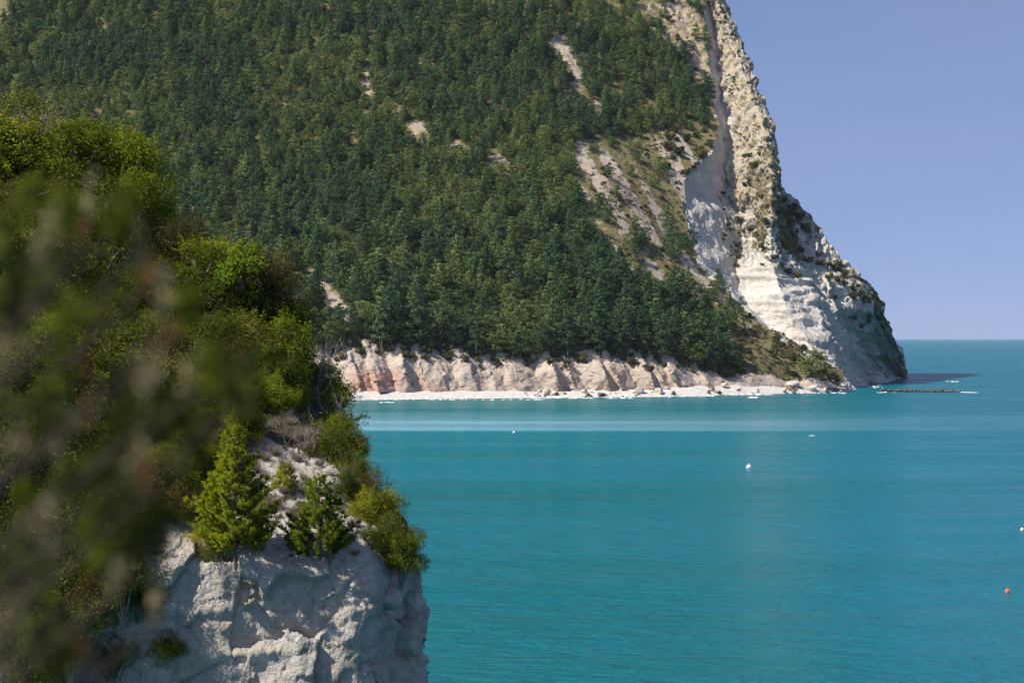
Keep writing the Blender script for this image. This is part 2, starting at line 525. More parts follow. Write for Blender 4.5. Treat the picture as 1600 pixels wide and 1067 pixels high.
hg = linres(linres(hgrid, 0, tr), 1, colt)
hg[..., 1] = rows[:, None]
wob = np.stack([fbm(np.stack([rows / 38., rows * 0 + 3.1, rows * 0], -1), 4, 53), fbm(np.stack([rows / 45., rows * 0 + 9.1, rows * 0], -1), 4, 57)], -1)
inner = np.exp(-((colt - 2.0) / 0.8) ** 2)
hg[..., 0] += wob[:, :1] * 9.0 * inner[None] + wob[:, 1:] * 5.0 * np.exp(-((colt - 4.0) / 0.5) ** 2)[None]
# roll the surface away behind the right-hand edge
HP = np.stack([(hg[..., 0] - 800) / FPX * hg[..., 2], hg[..., 2], CAMZ - (hg[..., 1] - HOR) / FPX * hg[..., 2]], -1)
roll = []
for k in range(1, 26):        # falls away behind the edge
    q = HP[:, -1].copy()
    q[:, 0] -= 0.25 * k * k * 0.12
    q[:, 1] += 3.0 * k
    q[:, 2] *= max(0.1, 1 - 0.0015 * k * k)
    roll.append(q)
HP = np.concatenate([HP, np.stack(roll, 1)], 1)
hcol = np.concatenate([colt, np.full(25, 6.0)])
HPbase = HP.copy()
Pn = HP
nrm = grid_normals(HP)
if nrm[250, 200, 1] > 0:
    nrm = -nrm
hz = HP[..., 2]
big = fbm(Pn / 34.0, 3, 3)
rid = fbm(Pn * np.array([1 / 9., 1 / 9., 1 / 22.]), 4, 11, ridged=True)       # vertical ribs
blk = fbm(Pn / 5.5, 4, 21, 0.6)
bed = fbm(Pn * np.array([1 / 40., 1 / 40., 1 / 3.2]) + np.array([0, 0, 1]) * (Pn[..., :1] * 0.05), 3, 31)
pxg = np.concatenate([hg[..., 0], np.repeat(hg[:, -1:, 0], 25, 1)], 1)
pyg = np.repeat(rows[:, None], HP.shape[1], 1)


def smooth01(x, a, b):
    t = np.clip((x - a) / (b - a), 0, 1)
    return t * t * (3 - 2 * t)


CC = np.repeat(hcol[None], len(rows), 0)
# lit white wall with bedding ledges (c2..c4, lower), fluted end wall (c5..c6, lower), rubble rib (c2..c4, upper)
w_bed = smooth01(CC, 1.7, 2.1) * (1 - smooth01(CC, 4.0, 4.2)) * smooth01(pyg, 400, 425) * (1 - smooth01(pyg, 540, 570))
w_flute = smooth01(CC, 4.6, 5.0) * smooth01(pyg, 400, 450)
w_rub = smooth01(CC, 1.9, 2.3) * (1 - smooth01(pyg, 400, 430)) + (CC < 0.95) * 1.0
w_face = smooth01(CC, 0.95, 1.1) * (1 - smooth01(CC, 1.8, 2.1))
flute = fbm(np.stack([CC * 11 - pyg * 0.012, pyg * 0.012, pyg * 0.0], -1), 4, 41, ridged=True)
fin = fbm(Pn / 2.4, 3, 25, 0.6)
blk2 = fbm(Pn / 4.2, 3, 27, ridged=True)
terr = np.tanh(4 * fbm(Pn * np.array([1 / 26., 1 / 26., 1 / 4.]) + np.array([0, 0, 1]) * (Pn[..., :1] * 0.02), 3, 33))
warp = np.stack([fbm(Pn / 6., 2, 29), fbm(Pn / 6., 2, 35), fbm(Pn / 6., 2, 37)], -1) * 0.35
cel, joint = worley(Pn * np.array([1 / 6., 1 / 6., 1 / 14.]) + warp, 43)
cel2, joint2 = worley(Pn / np.array([2.6, 2.6, 3.4]) + warp, 47)
w_oth = 1 - 0.8 * np.clip(w_face + w_bed, 0, 1) - 0.35 * w_flute
disp = big * 3.0 + blk * 0.8 + fin * 0.35 + w_oth * (cel * 2.6 + cel2 * 0.7 - 1.2 * np.exp(-(joint / 0.1) ** 2) - 0.5 * np.exp(-(joint2 / 0.1) ** 2)) + rid * (0.8 + 1.8 * w_rub - 0.5 * w_face) + (bed * 2.0 + terr * 1.6) * w_bed + flute * w_flute * 8.0
disp *= np.where(CC >= 6, 0.6, 1.0)
HP = HP + nrm * disp[..., None]
# regional masks
veg = np.full(CC.shape, -0.12)
veg += 0.62 * smooth01(CC, 4.3, 4.9) * (1 - smooth01(pyg - (np.interp(pxg, [1220, 1290, 1340, 1370, 1385, 1400, 1425], [335, 405, 470, 505, 525, 530, 530]) + 4), -24, 24))
veg += 0.3 * fbm(Pn / 22., 3, 63) * smooth01(CC, 2.0, 2.3)
veg += 0.66 * smooth01(CC, 2.1, 2.6) * (1 - smooth01(CC, 4.2, 4.7)) * (0.55 + 0.45 * smooth01(pyg, 190, 260)) * (1 - smooth01(pyg, 385, 430))
veg += 0.65 * smooth01(pyg, 530, 560) * smooth01(CC, 1.9, 2.2) * (1 - smooth01(CC, 4.0, 4.3)) * (1 - smooth01(pyg, 585, 600))
veg += 0.25 * (CC < 1.0)
veg += 0.5 * smooth01(CC, 1.45, 1.8) * (1 - smooth01(CC, 2.2, 2.5)) * smooth01(pyg, 270, 310) * (1 - smooth01(pyg, 410, 440))
veg += 0.3 * smooth01(CC, 3.2, 3.8) * (1 - smooth01(CC, 4.6, 5)) * smooth01(pyg, 300, 340) * (1 - smooth01(pyg, 430, 470))
ochre = 0.25 * big + 1.0 * smooth01(CC, 1.95, 2.3) * (1 - smooth01(CC, 4.1, 4.5)) * (1 - smooth01(pyg, 300, 400)) + 0.6 * (CC < 1) - 0.2 * w_bed - 0.1
ochre = ochre + 0.1 * w_flute
me = mesh_from('headland', HP.reshape(-1, 3), grid_faces(*HP.shape[:2]), [M['headland']], True, attrs={'veg': veg, 'ochre': ochre, 'stain': np.full(CC.shape, -1.0)})
link('headland', me, kind='structure', label='white and ochre limestone headland dropping steeply to the sea')

# ------------------------------------------------------------------ mountainside (height field) and shore cliff
TOP = [(-400, 545, 962), (100, 545, 972), (300, 545, 985), (450, 545, 990), (550, 541, 1000), (640, 546, 1006), (700, 549, 1012), (800, 556, 1022), (900, 554, 1035),
       (1000, 554, 1050), (1080, 570, 1064), (1150, 590, 1080), (1230, 601, 1098), (1310, 604, 1108)]
ctrl = [at(*p) for p in TOP]
for r in HR[:-2]:
    ctrl.append(at(r[1][1][0], r[0], r[1][1][1]))
for p in [(-400, 300, 1130), (0, 290, 1135), (300, 285, 1150), (500, 285, 1160), (700, 285, 1172), (850, 285, 1185), (950, 285, 1198),
          (-400, 130, 1230), (0, 130, 1240), (300, 130, 1250), (560, 130, 1258), (760, 130, 1272), (930, 130, 1300),
          (-400, 0, 1330), (0, 0, 1335), (350, 0, 1340), (600, 0, 1345), (800, 0, 1360), (960, 0, 1385),
          (-400, 430, 1045), (0, 430, 1050), (300, 430, 1062), (550, 430, 1073), (700, 430, 1085), (850, 430, 1100), (980, 430, 1124),
          (1050, 500, 1105), (1120, 530, 1104), (1180, 560, 1100),
          (-400, -150, 1480), (0, -150, 1480), (400, -150, 1490), (800, -150, 1500), (1000, -120, 1510)]:
    ctrl.append(at(*p))
ctrl = np.array(ctrl)
mz = Rbf(ctrl, 0.5)
topw = np.array([at(*p) for p in TOP])


def ytop(X):
    return np.interp(X, topw[:, 0], topw[:, 1])


gx = np.arange(-480, 205, 1.9)
gy = np.arange(955, 1500, 1.9)
GX, GY = np.meshgrid(gx, gy)
GZ = mz(GX, GY)
lean = GX + 0.5 * (GY - 1000)            # gullies run down and to the right
gull = fbm(np.stack([lean / 26., GY / 160., GZ * 0], -1), 3, 51, ridged=True)
GZn = GZ + gull * 2.2 + fbm(np.stack([GX / 14., GY / 14., GZ * 0], -1), 3, 61) * 1.3


def hfield(X, Y):
    X = np.asarray(X, float); Y = np.asarray(Y, float)
    z = mz(X, Y)
    l = X + 0.5 * (Y - 1000)
    return z + fbm(np.stack([l / 26., Y / 160., z * 0], -1), 3, 51, ridged=True) * 2.2 + fbm(np.stack([X / 14., Y / 14., z * 0], -1), 3, 61) * 1.3


edge_px = np.array([r[1][1][0] for r in HR], float)
VX, VY = proj(np.stack([GX, GY, GZ], -1))
inside = (GY > ytop(GX) + 1.0) & (VX < np.interp(VY, hpy, edge_px) + 3.0 + 6.0 * fbm(np.stack([VY / 22., VY * 0 + 5.3, VY * 0], -1), 3, 59)) & (GZ > -3)
keep = inside[:-1, :-1] & inside[1:, :-1] & inside[:-1, 1:] & inside[1:, 1:]


def grass_zone(px, py):
    """open grassy spur on the right of the forest (photo pixels of the ground point)"""
    l = np.interp(py, [150, 190, 230, 260, 280, 340, 400, 440, 480, 520, 560, 600, 620], [1120, 1100, 960, 908, 900, 915, 945, 985, 1075, 1130, 1150, 1130, 1130])
    return (px > l) & (py > 150)


Pm0 = np.stack([GX, GY, GZn], -1)
streak = fbm(np.stack([lean / 7., GY / 60., GZ * 0], -1), 3, 71)
gz = grass_zone(VX, VY).astype(float)
mveg = np.where(gz > 0, 0.84 + streak * 1.5, 1.15 + streak * 0.6)
for (ex, ey, rx, ry) in [(572, 125, 14, 34), (650, 205, 22, 14), (714, 228, 20, 14), (775, 252, 26, 12), (608, 414, 18, 20), (872, 75, 26, 24), (900, 125, 26, 30), (935, 170, 14, 20), (908, 235, 17, 26), (485, 428, 16, 14), (505, 452, 14, 18), (522, 474, 14, 16), (543, 496, 14, 14), (465, 455, 12, 12)]:
    mveg -= 0.95 * np.exp(-((VX - ex) / rx) ** 2 - ((VY - ey) / ry) ** 2)
mveg += 0.5 * np.exp(-((GY - ytop(GX)) / 14.) ** 2)
rocky = np.exp(-((VX - np.interp(VY, [-60, 0, 80, 150], [1020, 1050, 1080, 1105])) / 45.) ** 2) * (1 - smooth01(VY, 110, 190))
mveg = mveg * (1 - rocky) + rocky * 0.3
celm, jm_ = worley(Pm0 * np.array([1 / 7., 1 / 7., 1 / 7.]), 83)
GZn = GZn + rocky * (celm * 4.0 + 1.6 * fbm(Pm0 / 3.5, 3, 85)) * 1.3
moch = 0.75 * rocky + 0.15 + 0.5 * fbm(np.stack([lean / 18., GY / 50., GZ * 0], -1), 2, 81)
Pm = np.stack([GX, GY, GZn], -1)
me = mesh_from('mountainside', Pm.reshape(-1, 3), grid_faces(*GX.shape, keep), [M['slope']], True,
               attrs={'veg': mveg, 'ochre': moch, 'stain': np.full(GX.shape, -1.0)})
link('mountainside', me, kind='structure', label='steep wooded mountainside rising from the shore')

# shore cliff: ribs running down and to the right
BASE = [(-400, 614, 940), (300, 613, 960), (450, 613, 968), (550, 612, 976), (700, 612, 996), (800, 612, 1008), (900, 611, 1020), (1000, 608, 1036), (1080, 605, 1050), (1150, 604, 1068), (1230, 606, 1090), (1310, 607, 1106)]
WATER = [(-400, 626), (300, 626), (550, 625), (700, 623), (900, 621), (1000, 620), (1100, 618), (1200, 615.5), (1300, 612.5), (1345, 609)]
basew = np.array([at(*p) for p in BASE])
watw = np.array([at(p[0], p[1], CAMZ * FPX / (p[1] - HOR)) for p in WATER])
cx = np.arange(-330, 186, 0.55)
byw = np.interp(cx, basew[:, 0], basew[:, 1]); bzw = np.interp(cx, basew[:, 0], basew[:, 2])
tyw = ytop(cx)
tzw = hfield(cx, tyw + 3.0) + 1.5 * vnoise(np.stack([cx / 13., cx * 0, cx * 0], -1), 97)
ridges_px = [-200, -120, -60, 10, 80, 150, 210, 290, 360, 420, 462, 516, 563, 588, 640, 662, 742, 768, 800, 872, 893, 950, 966, 1024, 1043, 1062, 1122, 1150, 1200, 1250]
ridge_x = np.array([(p - 800) / FPX * 1005 for p in ridges_px])
nv = 84
vv = np.linspace(0, 1, nv)[:, None]
CXg = np.repeat(cx[None], nv, 0)
sx = CXg - 9.0 * (1 - vv) + fbm(np.stack([CXg / 9., vv * 3 + 0 * CXg, 0 * CXg], -1), 3, 91) * 1.6
i = np.clip(np.searchsorted(ridge_x - 6, sx) - 1, 0, len(ridge_x) - 2)
fr = np.clip((sx - (ridge_x[i] - 6)) / (ridge_x[i + 1] - ridge_x[i]), 0, 1)
wid = (ridge_x[i + 1] - ridge_x[i])
vsp = 0.5 + 0.24 * vnoise(np.stack([i * 3.7, i * 1.3, i * 0.0], -1), 93)
saw = np.where(fr < vsp, 1 - fr / vsp, (fr - vsp) / (1 - vsp))
prof = np.sin(np.clip(vv * 1.15 + 0.12, 0, 1) * np.pi) ** 0.6
hgt = np.clip((tzw - bzw) / 20.0, 0.12, 1.2)[None]
Yc = byw[None] + (tyw - byw)[None] * vv ** 0.9 + 2.0 - saw * np.clip(wid * 0.5, 3.0, 9.0) * prof * hgt * np.clip(1.15 + 0.8 * vnoise(np.stack([CXg / 15., vv * 0 + CXg * 0, CXg * 0], -1), 95), 0.4, 1.9)
Zc = bzw[None] + (tzw - bzw)[None] * vv - (1 - saw) * 3.0 * smooth01(vv, 0.4, 1.0) * hgt
CP = np.stack([CXg, Yc, Zc], -1)
cn = grid_normals(CP)
if cn[40, 400, 1] > 0:
    cn = -cn
scel, sjn = worley(CP / np.array([5., 5., 7.]) + 0.3 * fbm(CP / 4., 2, 103)[..., None], 105)
rough = scel * 0.65 + fbm(CP / 4.0, 4, 101, 0.6) * 0.55 + fbm(CP * np.array([1 / 1.6, 1 / 1.6, 1 / 5.]), 3, 111) * 0.45
CP = CP + cn * (rough * hgt)[..., None]
back = []
for k in range(1, 7):
    q = CP[-1].copy(); q[:, 1] = tyw + 2.0 * k; q[:, 2] = hfield(cx, tyw + 2.0 * k) - 0.4
    back.append(q)
CP = np.concatenate([CP, np.stack(back, 0)], 0)
vfull = np.concatenate([np.repeat(vv, len(cx), 1), np.ones((6, len(cx)))], 0)
sfull = np.concatenate([saw, np.zeros((6, len(cx)))], 0)
cpx, cpy = proj(CP)
cveg = -0.35 + 1.15 * smooth01(vfull, 0.66, 0.95) * (1 - 0.55 * sfull) + 0.35 * smooth01(cpx, 1040, 1150)
cst = -0.1 + 1.0 * (1 - smooth01(vfull, 0.25, 0.7)) * np.exp(-((cpx - 590) / 75.) ** 2) + 0.45 * (1 - smooth01(vfull, 0.2, 0.6)) * np.exp(-((cpx - 700) / 60.) ** 2) + 0.25 * np.exp(-((cpx - 880) / 160.) ** 2)
coch = 0.0 + 0.35 * smooth01(cpx, 740, 900)
cveg = cveg + 0.2 * smooth01(cpx, 900, 1000) * smooth01(vfull, 0.2, 0.6)
me = mesh_from('shore_cliff', CP.reshape(-1, 3), grid_faces(*CP.shape[:2]), [M['shore']], True, attrs={'veg': cveg, 'ochre': np.full(cveg.shape, 0.0) + coch, 'stain': cst})
link('shore_cliff', me, kind='structure', label='low pale and pink ribbed cliff behind the beach')

# beach
nb = 26
bv = np.linspace(0, 1, nb)[:, None]
wy = np.interp(cx, watw[:, 0], watw[:, 1])
BY = (wy - 9)[None] * (1 - bv) + (byw + 5)[None] * bv
frac = np.clip((BY - wy[None]) / np.maximum(byw - wy, 3)[None], -2, 1.2)
BZ = np.where(frac < 0, frac * 2.0, bzw[None] * np.clip(frac, 0, 1.15) ** 0.75 * 1.05)
BX = np.repeat(cx[None], nb, 0)
BZ = BZ + fbm(np.stack([BX / 6., BY / 2.5, BX * 0], -1), 3, 121) * np.where(BX > 0, 0.55, 0.22) * np.clip(frac + 0.4, 0, 1)
me = mesh_from('beach', np.stack([BX, BY, BZ], -1).reshape(-1, 3), grid_faces(nb, len(cx)), [M['beach']], True)
link('beach', me, kind='structure', label='narrow white pebble beach below the shore cliff')

# ------------------------------------------------------------------ plant builders


def tube(path, radii, sides=6):
    path = np.asarray(path, float)
    n = len(path)
    V = []
    for k in range(n):
        d = path[min(k + 1, n - 1)] - path[max(k - 1, 0)]
        d = d / (np.linalg.norm(d) + 1e-9)
        a = np.cross(d, [0.31, 0.95, 0.11]); a /= np.linalg.norm(a) + 1e-9
        b = np.cross(d, a)
        th = np.arange(sides) * 2 * np.pi / sides
        V.append(path[k] + radii[k] * (np.cos(th)[:, None] * a + np.sin(th)[:, None] * b))
    V = np.concatenate(V)
    Fc = []
    for k in range(n - 1):
        for s in range(sides):
            s2 = (s + 1) % sides
            Fc.append((k * sides + s, k * sides + s2, (k + 1) * sides + s2, (k + 1) * sides + s))
    return V, np.array(Fc)


def join(parts):
    V, Fc, o = [], [], 0
    for v, f in parts:
        V.append(v); Fc.append(np.asarray(f) + o); o += len(v)
    return np.concatenate(V), np.concatenate(Fc)


def unit(v):
    return v / (np.linalg.norm(v, axis=-1, keepdims=True) + 1e-9)


NORMALS = {}


def blades(C, D, L, W, g, out=None):
    """leaf diamonds: centre C, direction D, length L, width W; out = outward direction the leaf faces"""
    D = unit(D)
    if out is None:
        side = unit(np.cross(D, unit(g.normal(size=D.shape))))
    else:
        out = unit(out)
        side = unit(np.cross(unit(out + 0.55 * g.normal(size=D.shape)), D))
    L = np.asarray(L).reshape(-1, 1); W = np.asarray(W).reshape(-1, 1)
    nn = np.cross(D, side)
    a = C - D * L * 0.5
    b = C + side * W * 0.5 + nn * W * 0.12
    c = C + D * L * 0.5
    d = C - side * W * 0.5 + nn * W * 0.12
    V = np.stack([a, b, c, d], 1).reshape(-1, 3)
    Fc = np.arange(len(C) * 4).reshape(-1, 4)
    if out is not None:
        flip = (np.cross(b - a, d - a) * out).sum(-1) < 0
        Fc[flip] = Fc[flip][:, ::-1]
        gn = unit(np.cross(b - a, d - a)) * np.where(flip, -1, 1)[:, None]
        NORMALS[len(V), round(float(V[0, 0]), 5)] = np.repeat(unit(out * 0.75 + gn * 0.45), 4, 0)
    return V, Fc


def soft(me, V, n=None):
    """rounded foliage shading: leaf normals follow the clump they grow on"""
    k = NORMALS.get((len(V), round(float(V[0, 0]), 5)))
    if k is not None:
        me.normals_split_custom_set_from_vertices([tuple(x) for x in (k if n is None else np.concatenate([k, np.tile([0, 0, 0], (n, 1))]))])
    return me


def pine_crown(seed, h, r, full):
    g = np.random.default_rng(seed)
    C, D, L, W, O = [], [], [], [], []
    levels = int(h * 0.78)
    bend = g.normal(size=2) * 0.5
    for k in range(levels):
        t = k / (levels - 1)
        z = h * (0.2 + 0.78 * t)
        prof = ((1 - t) ** 0.7 if not full else math.sqrt(max(0.0, 1 - t ** 2.4)) * (0.7 + 0.3 * math.sin(t * 2.6)))
        rad = r * prof * g.uniform(0.65, 1.2)
        n = max(1, int(1.5 + 4.2 * prof))
        a0 = g.uniform(0, 6.28)
        for j in range(n):
            a = a0 + j * 6.283 / n + g.normal() * 0.4
            rr = rad * g.uniform(0.5, 1.0)
            rd = np.array([math.cos(a), math.sin(a), 0.12])
            pc = np.array([rd[0] * rr + bend[0] * t, rd[1] * rr + bend[1] * t, z + 0.2 * rr + g.normal() * 0.3])
            s = (0.62 + 0.62 * prof) * g.uniform(0.75, 1.35)
            m = 42
            q = unit(g.normal(size=(m, 3))) * (g.uniform(0.3, 1.0, (m, 1)) ** 0.5) * np.array([s, s, s * 0.6])
            q += rd * (q @ rd)[:, None] * 0.45
            C.append(pc + q)
            D.append(g.normal(size=(m, 3)) * 0.5 + rd * 0.5 + unit(q) * 0.5 + np.array([0, 0, 0.5]))
            O.append(unit(q) * 0.95 + rd * 0.35 + np.array([0, 0, 0.25]))
            L.append(g.uniform(0.42, 0.8, m)); W.append(g.uniform(0.24, 0.4, m))
    return blades(np.concatenate(C), np.concatenate(D), np.concatenate(L), np.concatenate(W), g, np.concatenate(O))


def pine_trunk(seed, h):
    g = np.random.default_rng(seed + 900)
    path = [(0, 0, -0.8)]
    for k in range(1, 6):
        path.append((g.normal() * 0.12, g.normal() * 0.12, h * 0.95 * k / 5))
    return tube(path, np.linspace(0.2, 0.04, 6), 6)


M['pine_blue'] = leaf_mat('pine_blue', [(0.0, (0.034, 0.068, 0.04)), (0.5, (0.066, 0.115, 0.05)), (1.0, (0.125, 0.17, 0.068))], 0.12, 0.9, 0.0)
M['pine_olive'] = leaf_mat('pine_olive', [(0.0, (0.055, 0.096, 0.036)), (0.5, (0.115, 0.165, 0.05)), (1.0, (0.23, 0.25, 0.08))], 0.14, 0.9, 0.0)
PINES = []          # (crown mesh, trunk mesh, joined mesh, height)
for s, (h, r, full) in enumerate([(11, 3.2, False), (12, 3.6, False), (9.5, 3.5, True), (13, 3.2, False), (9, 3.2, True), (10.5, 3.9, True), (8, 2.5, False), (10.5, 3.1, False)]):
    cv, cf = pine_crown(100 + s, h, r, full)
    tv, tf = pine_trunk(100 + s, h)
    lime = M[['pine_far', 'pine_far', 'pine_olive', 'pine_blue', 'pine_far', 'pine_blue', 'pine_olive', 'pine_far'][s]]
    cm = soft(mesh_from('pine_crown', cv, cf, [lime]), cv)
    tm = mesh_from('pine_trunk', tv, tf, [M['bark']], True)
    jv, jf = join([(cv, cf), (tv, tf)])
    jm = mesh_from('pine_whole', jv, jf, [lime, M['bark']], mat_idx=np.r_[np.zeros(len(cf)), np.ones(len(tf))])
    soft(jm, cv, len(tv))
    PINES.append((cm, tm, jm, h))


def bush_mesh(seed, r, h, n, leaf, clumps=9):
    g = np.random.default_rng(seed)
    cc = unit(g.normal(size=(clumps, 3)) * np.array([1, 1, 0.8])) * g.uniform(0.35, 0.8, (clumps, 1)) * np.array([r, r, h * 0.5]) + np.array([0, 0, h * 0.5])
    cr = g.uniform(0.3, 0.5, clumps) * min(r, h * 0.8)
    k = g.integers(0, clumps, n)
    d = unit(g.normal(size=(n, 3)) + np.array([0, 0, 0.25]))
    C = cc[k] + d * (cr[k] * g.uniform(0.55, 1.0, n) ** 0.5)[:, None]
    C[:, 2] = np.abs(C[:, 2])
    D = d * 0.6 + g.normal(size=(n, 3)) * 0.7
    return blades(C, D, g.uniform(0.7, 1.3, n) * leaf, g.uniform(0.7, 1.3, n) * leaf * 0.55, g, d + np.array([0, 0, 0.3])), cc


BUSH = []
for s in range(5):
    (bv_, bf_), cc = bush_mesh(300 + s, 1.4, 1.8, 330, 0.5, 8)
    parts = []
    g = np.random.default_rng(s)
    for c in cc[:5]:
        parts.append(tube([(0, 0, -0.3), c * 0.5 + g.normal(size=3) * 0.05, c], [0.07, 0.05, 0.02], 4))
    sv, sf = join(parts)
    BUSH.append((soft(mesh_from('bush_foliage', bv_, bf_, [M['bush_far']]), bv_), mesh_from('bush_stem', sv, sf, [M['bark']])))


def instancer(name, pts, rot, scl, idx, meshes, label, kind='stuff'):
    """one object: geometry nodes put a copy of one of the meshes on every point"""
    pool = bpy.data.collections.new(name + '_pool')
    for k, m in enumerate(meshes):
        o = bpy.data.objects.new('%s_%02d' % (name, k), m)
        pool.objects.link(o)
    me = bpy.data.meshes.new(name)
    me.vertices.add(len(pts))
    me.vertices.foreach_set('co', np.asarray(pts, np.float32).ravel())
    a = me.attributes.new('rot', 'FLOAT_VECTOR', 'POINT'); a.data.foreach_set('vector', np.asarray(rot, np.float32).ravel())
    a = me.attributes.new('scl', 'FLOAT_VECTOR', 'POINT'); a.data.foreach_set('vector', np.asarray(scl, np.float32).ravel())
    a = me.attributes.new('idx', 'INT', 'POINT'); a.data.foreach_set('value', np.asarray(idx, np.int32).ravel())
    ng = bpy.data.node_groups.new(name, 'GeometryNodeTree')
    ng.interface.new_socket('Geometry', in_out='INPUT', socket_type='NodeSocketGeometry')
    ng.interface.new_socket('Geometry', in_out='OUTPUT', socket_type='NodeSocketGeometry')
    gi = ng.nodes.new('NodeGroupInput'); go = ng.nodes.new('NodeGroupOutput')
    ci = ng.nodes.new('GeometryNodeCollectionInfo')
    ci.inputs['Collection'].default_value = pool
    ci.inputs['Separate Children'].default_value = True
    ci.inputs['Reset Children'].default_value = True
    ip = ng.nodes.new('GeometryNodeInstanceOnPoints')
    ip.inputs['Pick Instance'].default_value = True
    def na(nm, dt):
        n = ng.nodes.new('GeometryNodeInputNamedAttribute')
        n.data_type = dt
        n.inputs['Name'].default_value = nm
        return n.outputs['Attribute']
    ng.links.new(gi.outputs[0], ip.inputs['Points'])
    ng.links.new(ci.outputs[0], ip.inputs['Instance'])
    ng.links.new(na('idx', 'INT'), ip.inputs['Instance Index'])
    ng.links.new(na('rot', 'FLOAT_VECTOR'), ip.inputs['Rotation'])
    ng.links.new(na('scl', 'FLOAT_VECTOR'), ip.inputs['Scale'])
    ng.links.new(ip.outputs[0], go.inputs[0])
    o = link(name, me, label=label, kind=kind)
    md = o.modifiers.new('scatter', 'NODES')
    md.node_group = ng
    return o


# ------------------------------------------------------------------ pine forest on the mountainside
BARE = [  # bare patches in the forest: (px, py, rx, ry) where pale ground shows
    (572, 118, 9, 20), (578, 145, 5, 12), (648, 203, 16, 9), (714, 226, 14, 9), (775, 250, 22, 7), (608, 412, 12, 13), (768, 175, 12, 6), (872, 68, 18, 12), (888, 90, 8, 16),
    (905, 120, 6, 12), (892, 138, 13, 8), (910, 147, 8, 8), (935, 165, 10, 12), (965, 140, 10, 8), (908, 235, 13, 20), (935, 205, 5, 15), (1010, 160, 12, 8), (836, 45, 5, 9),
    (485, 425, 15, 9), (505, 450, 12, 14), (522, 474, 12, 14), (543, 498, 13, 12), (465, 455, 9, 7), (1015, 10, 22, 20), (1062, 40, 30, 42), (1092, 95, 14, 40), (950, 8, 8, 6),
    (238, 25, 8, 6), (945, 480, 6, 6), (985, 445, 8, 6), (960, 370, 10, 14), (880, 350, 8, 6), (920, 345, 7, 6)]
outline = np.array([(0, 145), (50, 140), (150, 185), (215, 250), (255, 325), (330, 372), (400, 420), (440, 430), (500, 520), (540, 640), (600, 760)], float)


def hidden_by_promontory(px, py):
    return py > np.interp(px, outline[:, 0], outline[:, 1], left=140, right=2000) + 6


g = np.random.default_rng(42)
tx, ty = [], []
step = 4.75
for yy in np.arange(962, 1478, step):
    for xx in np.arange(-330, 165, step):
        tx.append(xx + g.uniform(-0.62, 0.62) * step); ty.append(yy + g.uniform(-0.62, 0.62) * step)
tx = np.array(tx); ty = np.array(ty)
tz = hfield(tx, ty)
P = np.stack([tx, ty, tz], -1)
px, py = proj(P)
hs = np.clip(g.normal(1.08, 0.3, len(tx)), 0.5, 1.8) * np.where(py < 250, 0.95, 1.0)
pat = fbm(np.stack([tx / 45., ty / 60., tx * 0], -1), 3, 87) + g.normal(0, 0.28, len(tx))
foot = smooth01(py, 330, 540)
hs = hs * (0.92 + 0.36 * foot)
vi = np.where(pat < -0.18, np.array([3, 5])[g.integers(0, 2, len(tx))], np.where(pat > 0.2, np.array([2, 6])[g.integers(0, 2, len(tx))], np.array([0, 1, 4, 3, 1])[g.integers(0, 5, len(tx))]))
hh = np.array([p[3] for p in PINES])[vi] * hs
hpx = hh / ty * FPX
ok = (ty > ytop(tx) - 2.0) & (px < np.interp(py, hpy, edge_px) - 3) & (px > -60) & (py > -45) & (py < 640)
for (ex, ey, rx, ry) in BARE:
    for f in (0.0, 0.35, 0.7):
        ok &= ((px - ex) / (rx * 0.75 + 2)) ** 2 + ((py - f * hpx - ey) / (ry * 0.75 + 1)) ** 2 > 1
gzn = grass_zone(px, py)
rnd = g.uniform(size=len(tx))
ok &= (g.uniform(size=len(tx)) > 0.40 * foot) | (ty < ytop(tx) + 9)
upper = (px > 900) & (py < 200)
low_spur = (px > 1030) & (py > 470) & (py < 560) & (px < np.interp(py, [440, 480, 520, 560], [1105, 1125, 1150, 1140]))
ok &= (~gzn) | (rnd < 0.06) | (low_spur & (rnd < 0.5))
# leave out what the near promontory hides altogether
ok &= ~(hidden_by_promontory(px, py - hpx) & (px < 560))
tx, ty, tz, px, py, hs, vi, hpx = (a[ok] for a in (tx, ty, tz, px, py, hs, vi, hpx))
order = np.argsort(-hpx * ((px > 380) & (px < 1210) & (~hidden_by_promontory(px, py - 12))))
big_i = order[:300]
rest = order[300:]
print('forest pines', len(tx))
rotz = g.uniform(0, 6.28, len(tx))
tilt = g.normal(0, 0.07, (len(tx), 2))
scl = np.stack([hs * g.uniform(0.85, 1.2, len(tx)), hs * g.uniform(0.85, 1.2, len(tx)), hs], -1)
pts = np.stack([tx, ty, tz], -1)
instancer('pine_forest', pts[rest], np.stack([tilt[rest, 0], tilt[rest, 1], rotz[rest]], -1), scl[rest], vi[rest], [p[2] for p in PINES[:7]],
          'dense dark green pine forest covering the mountainside')


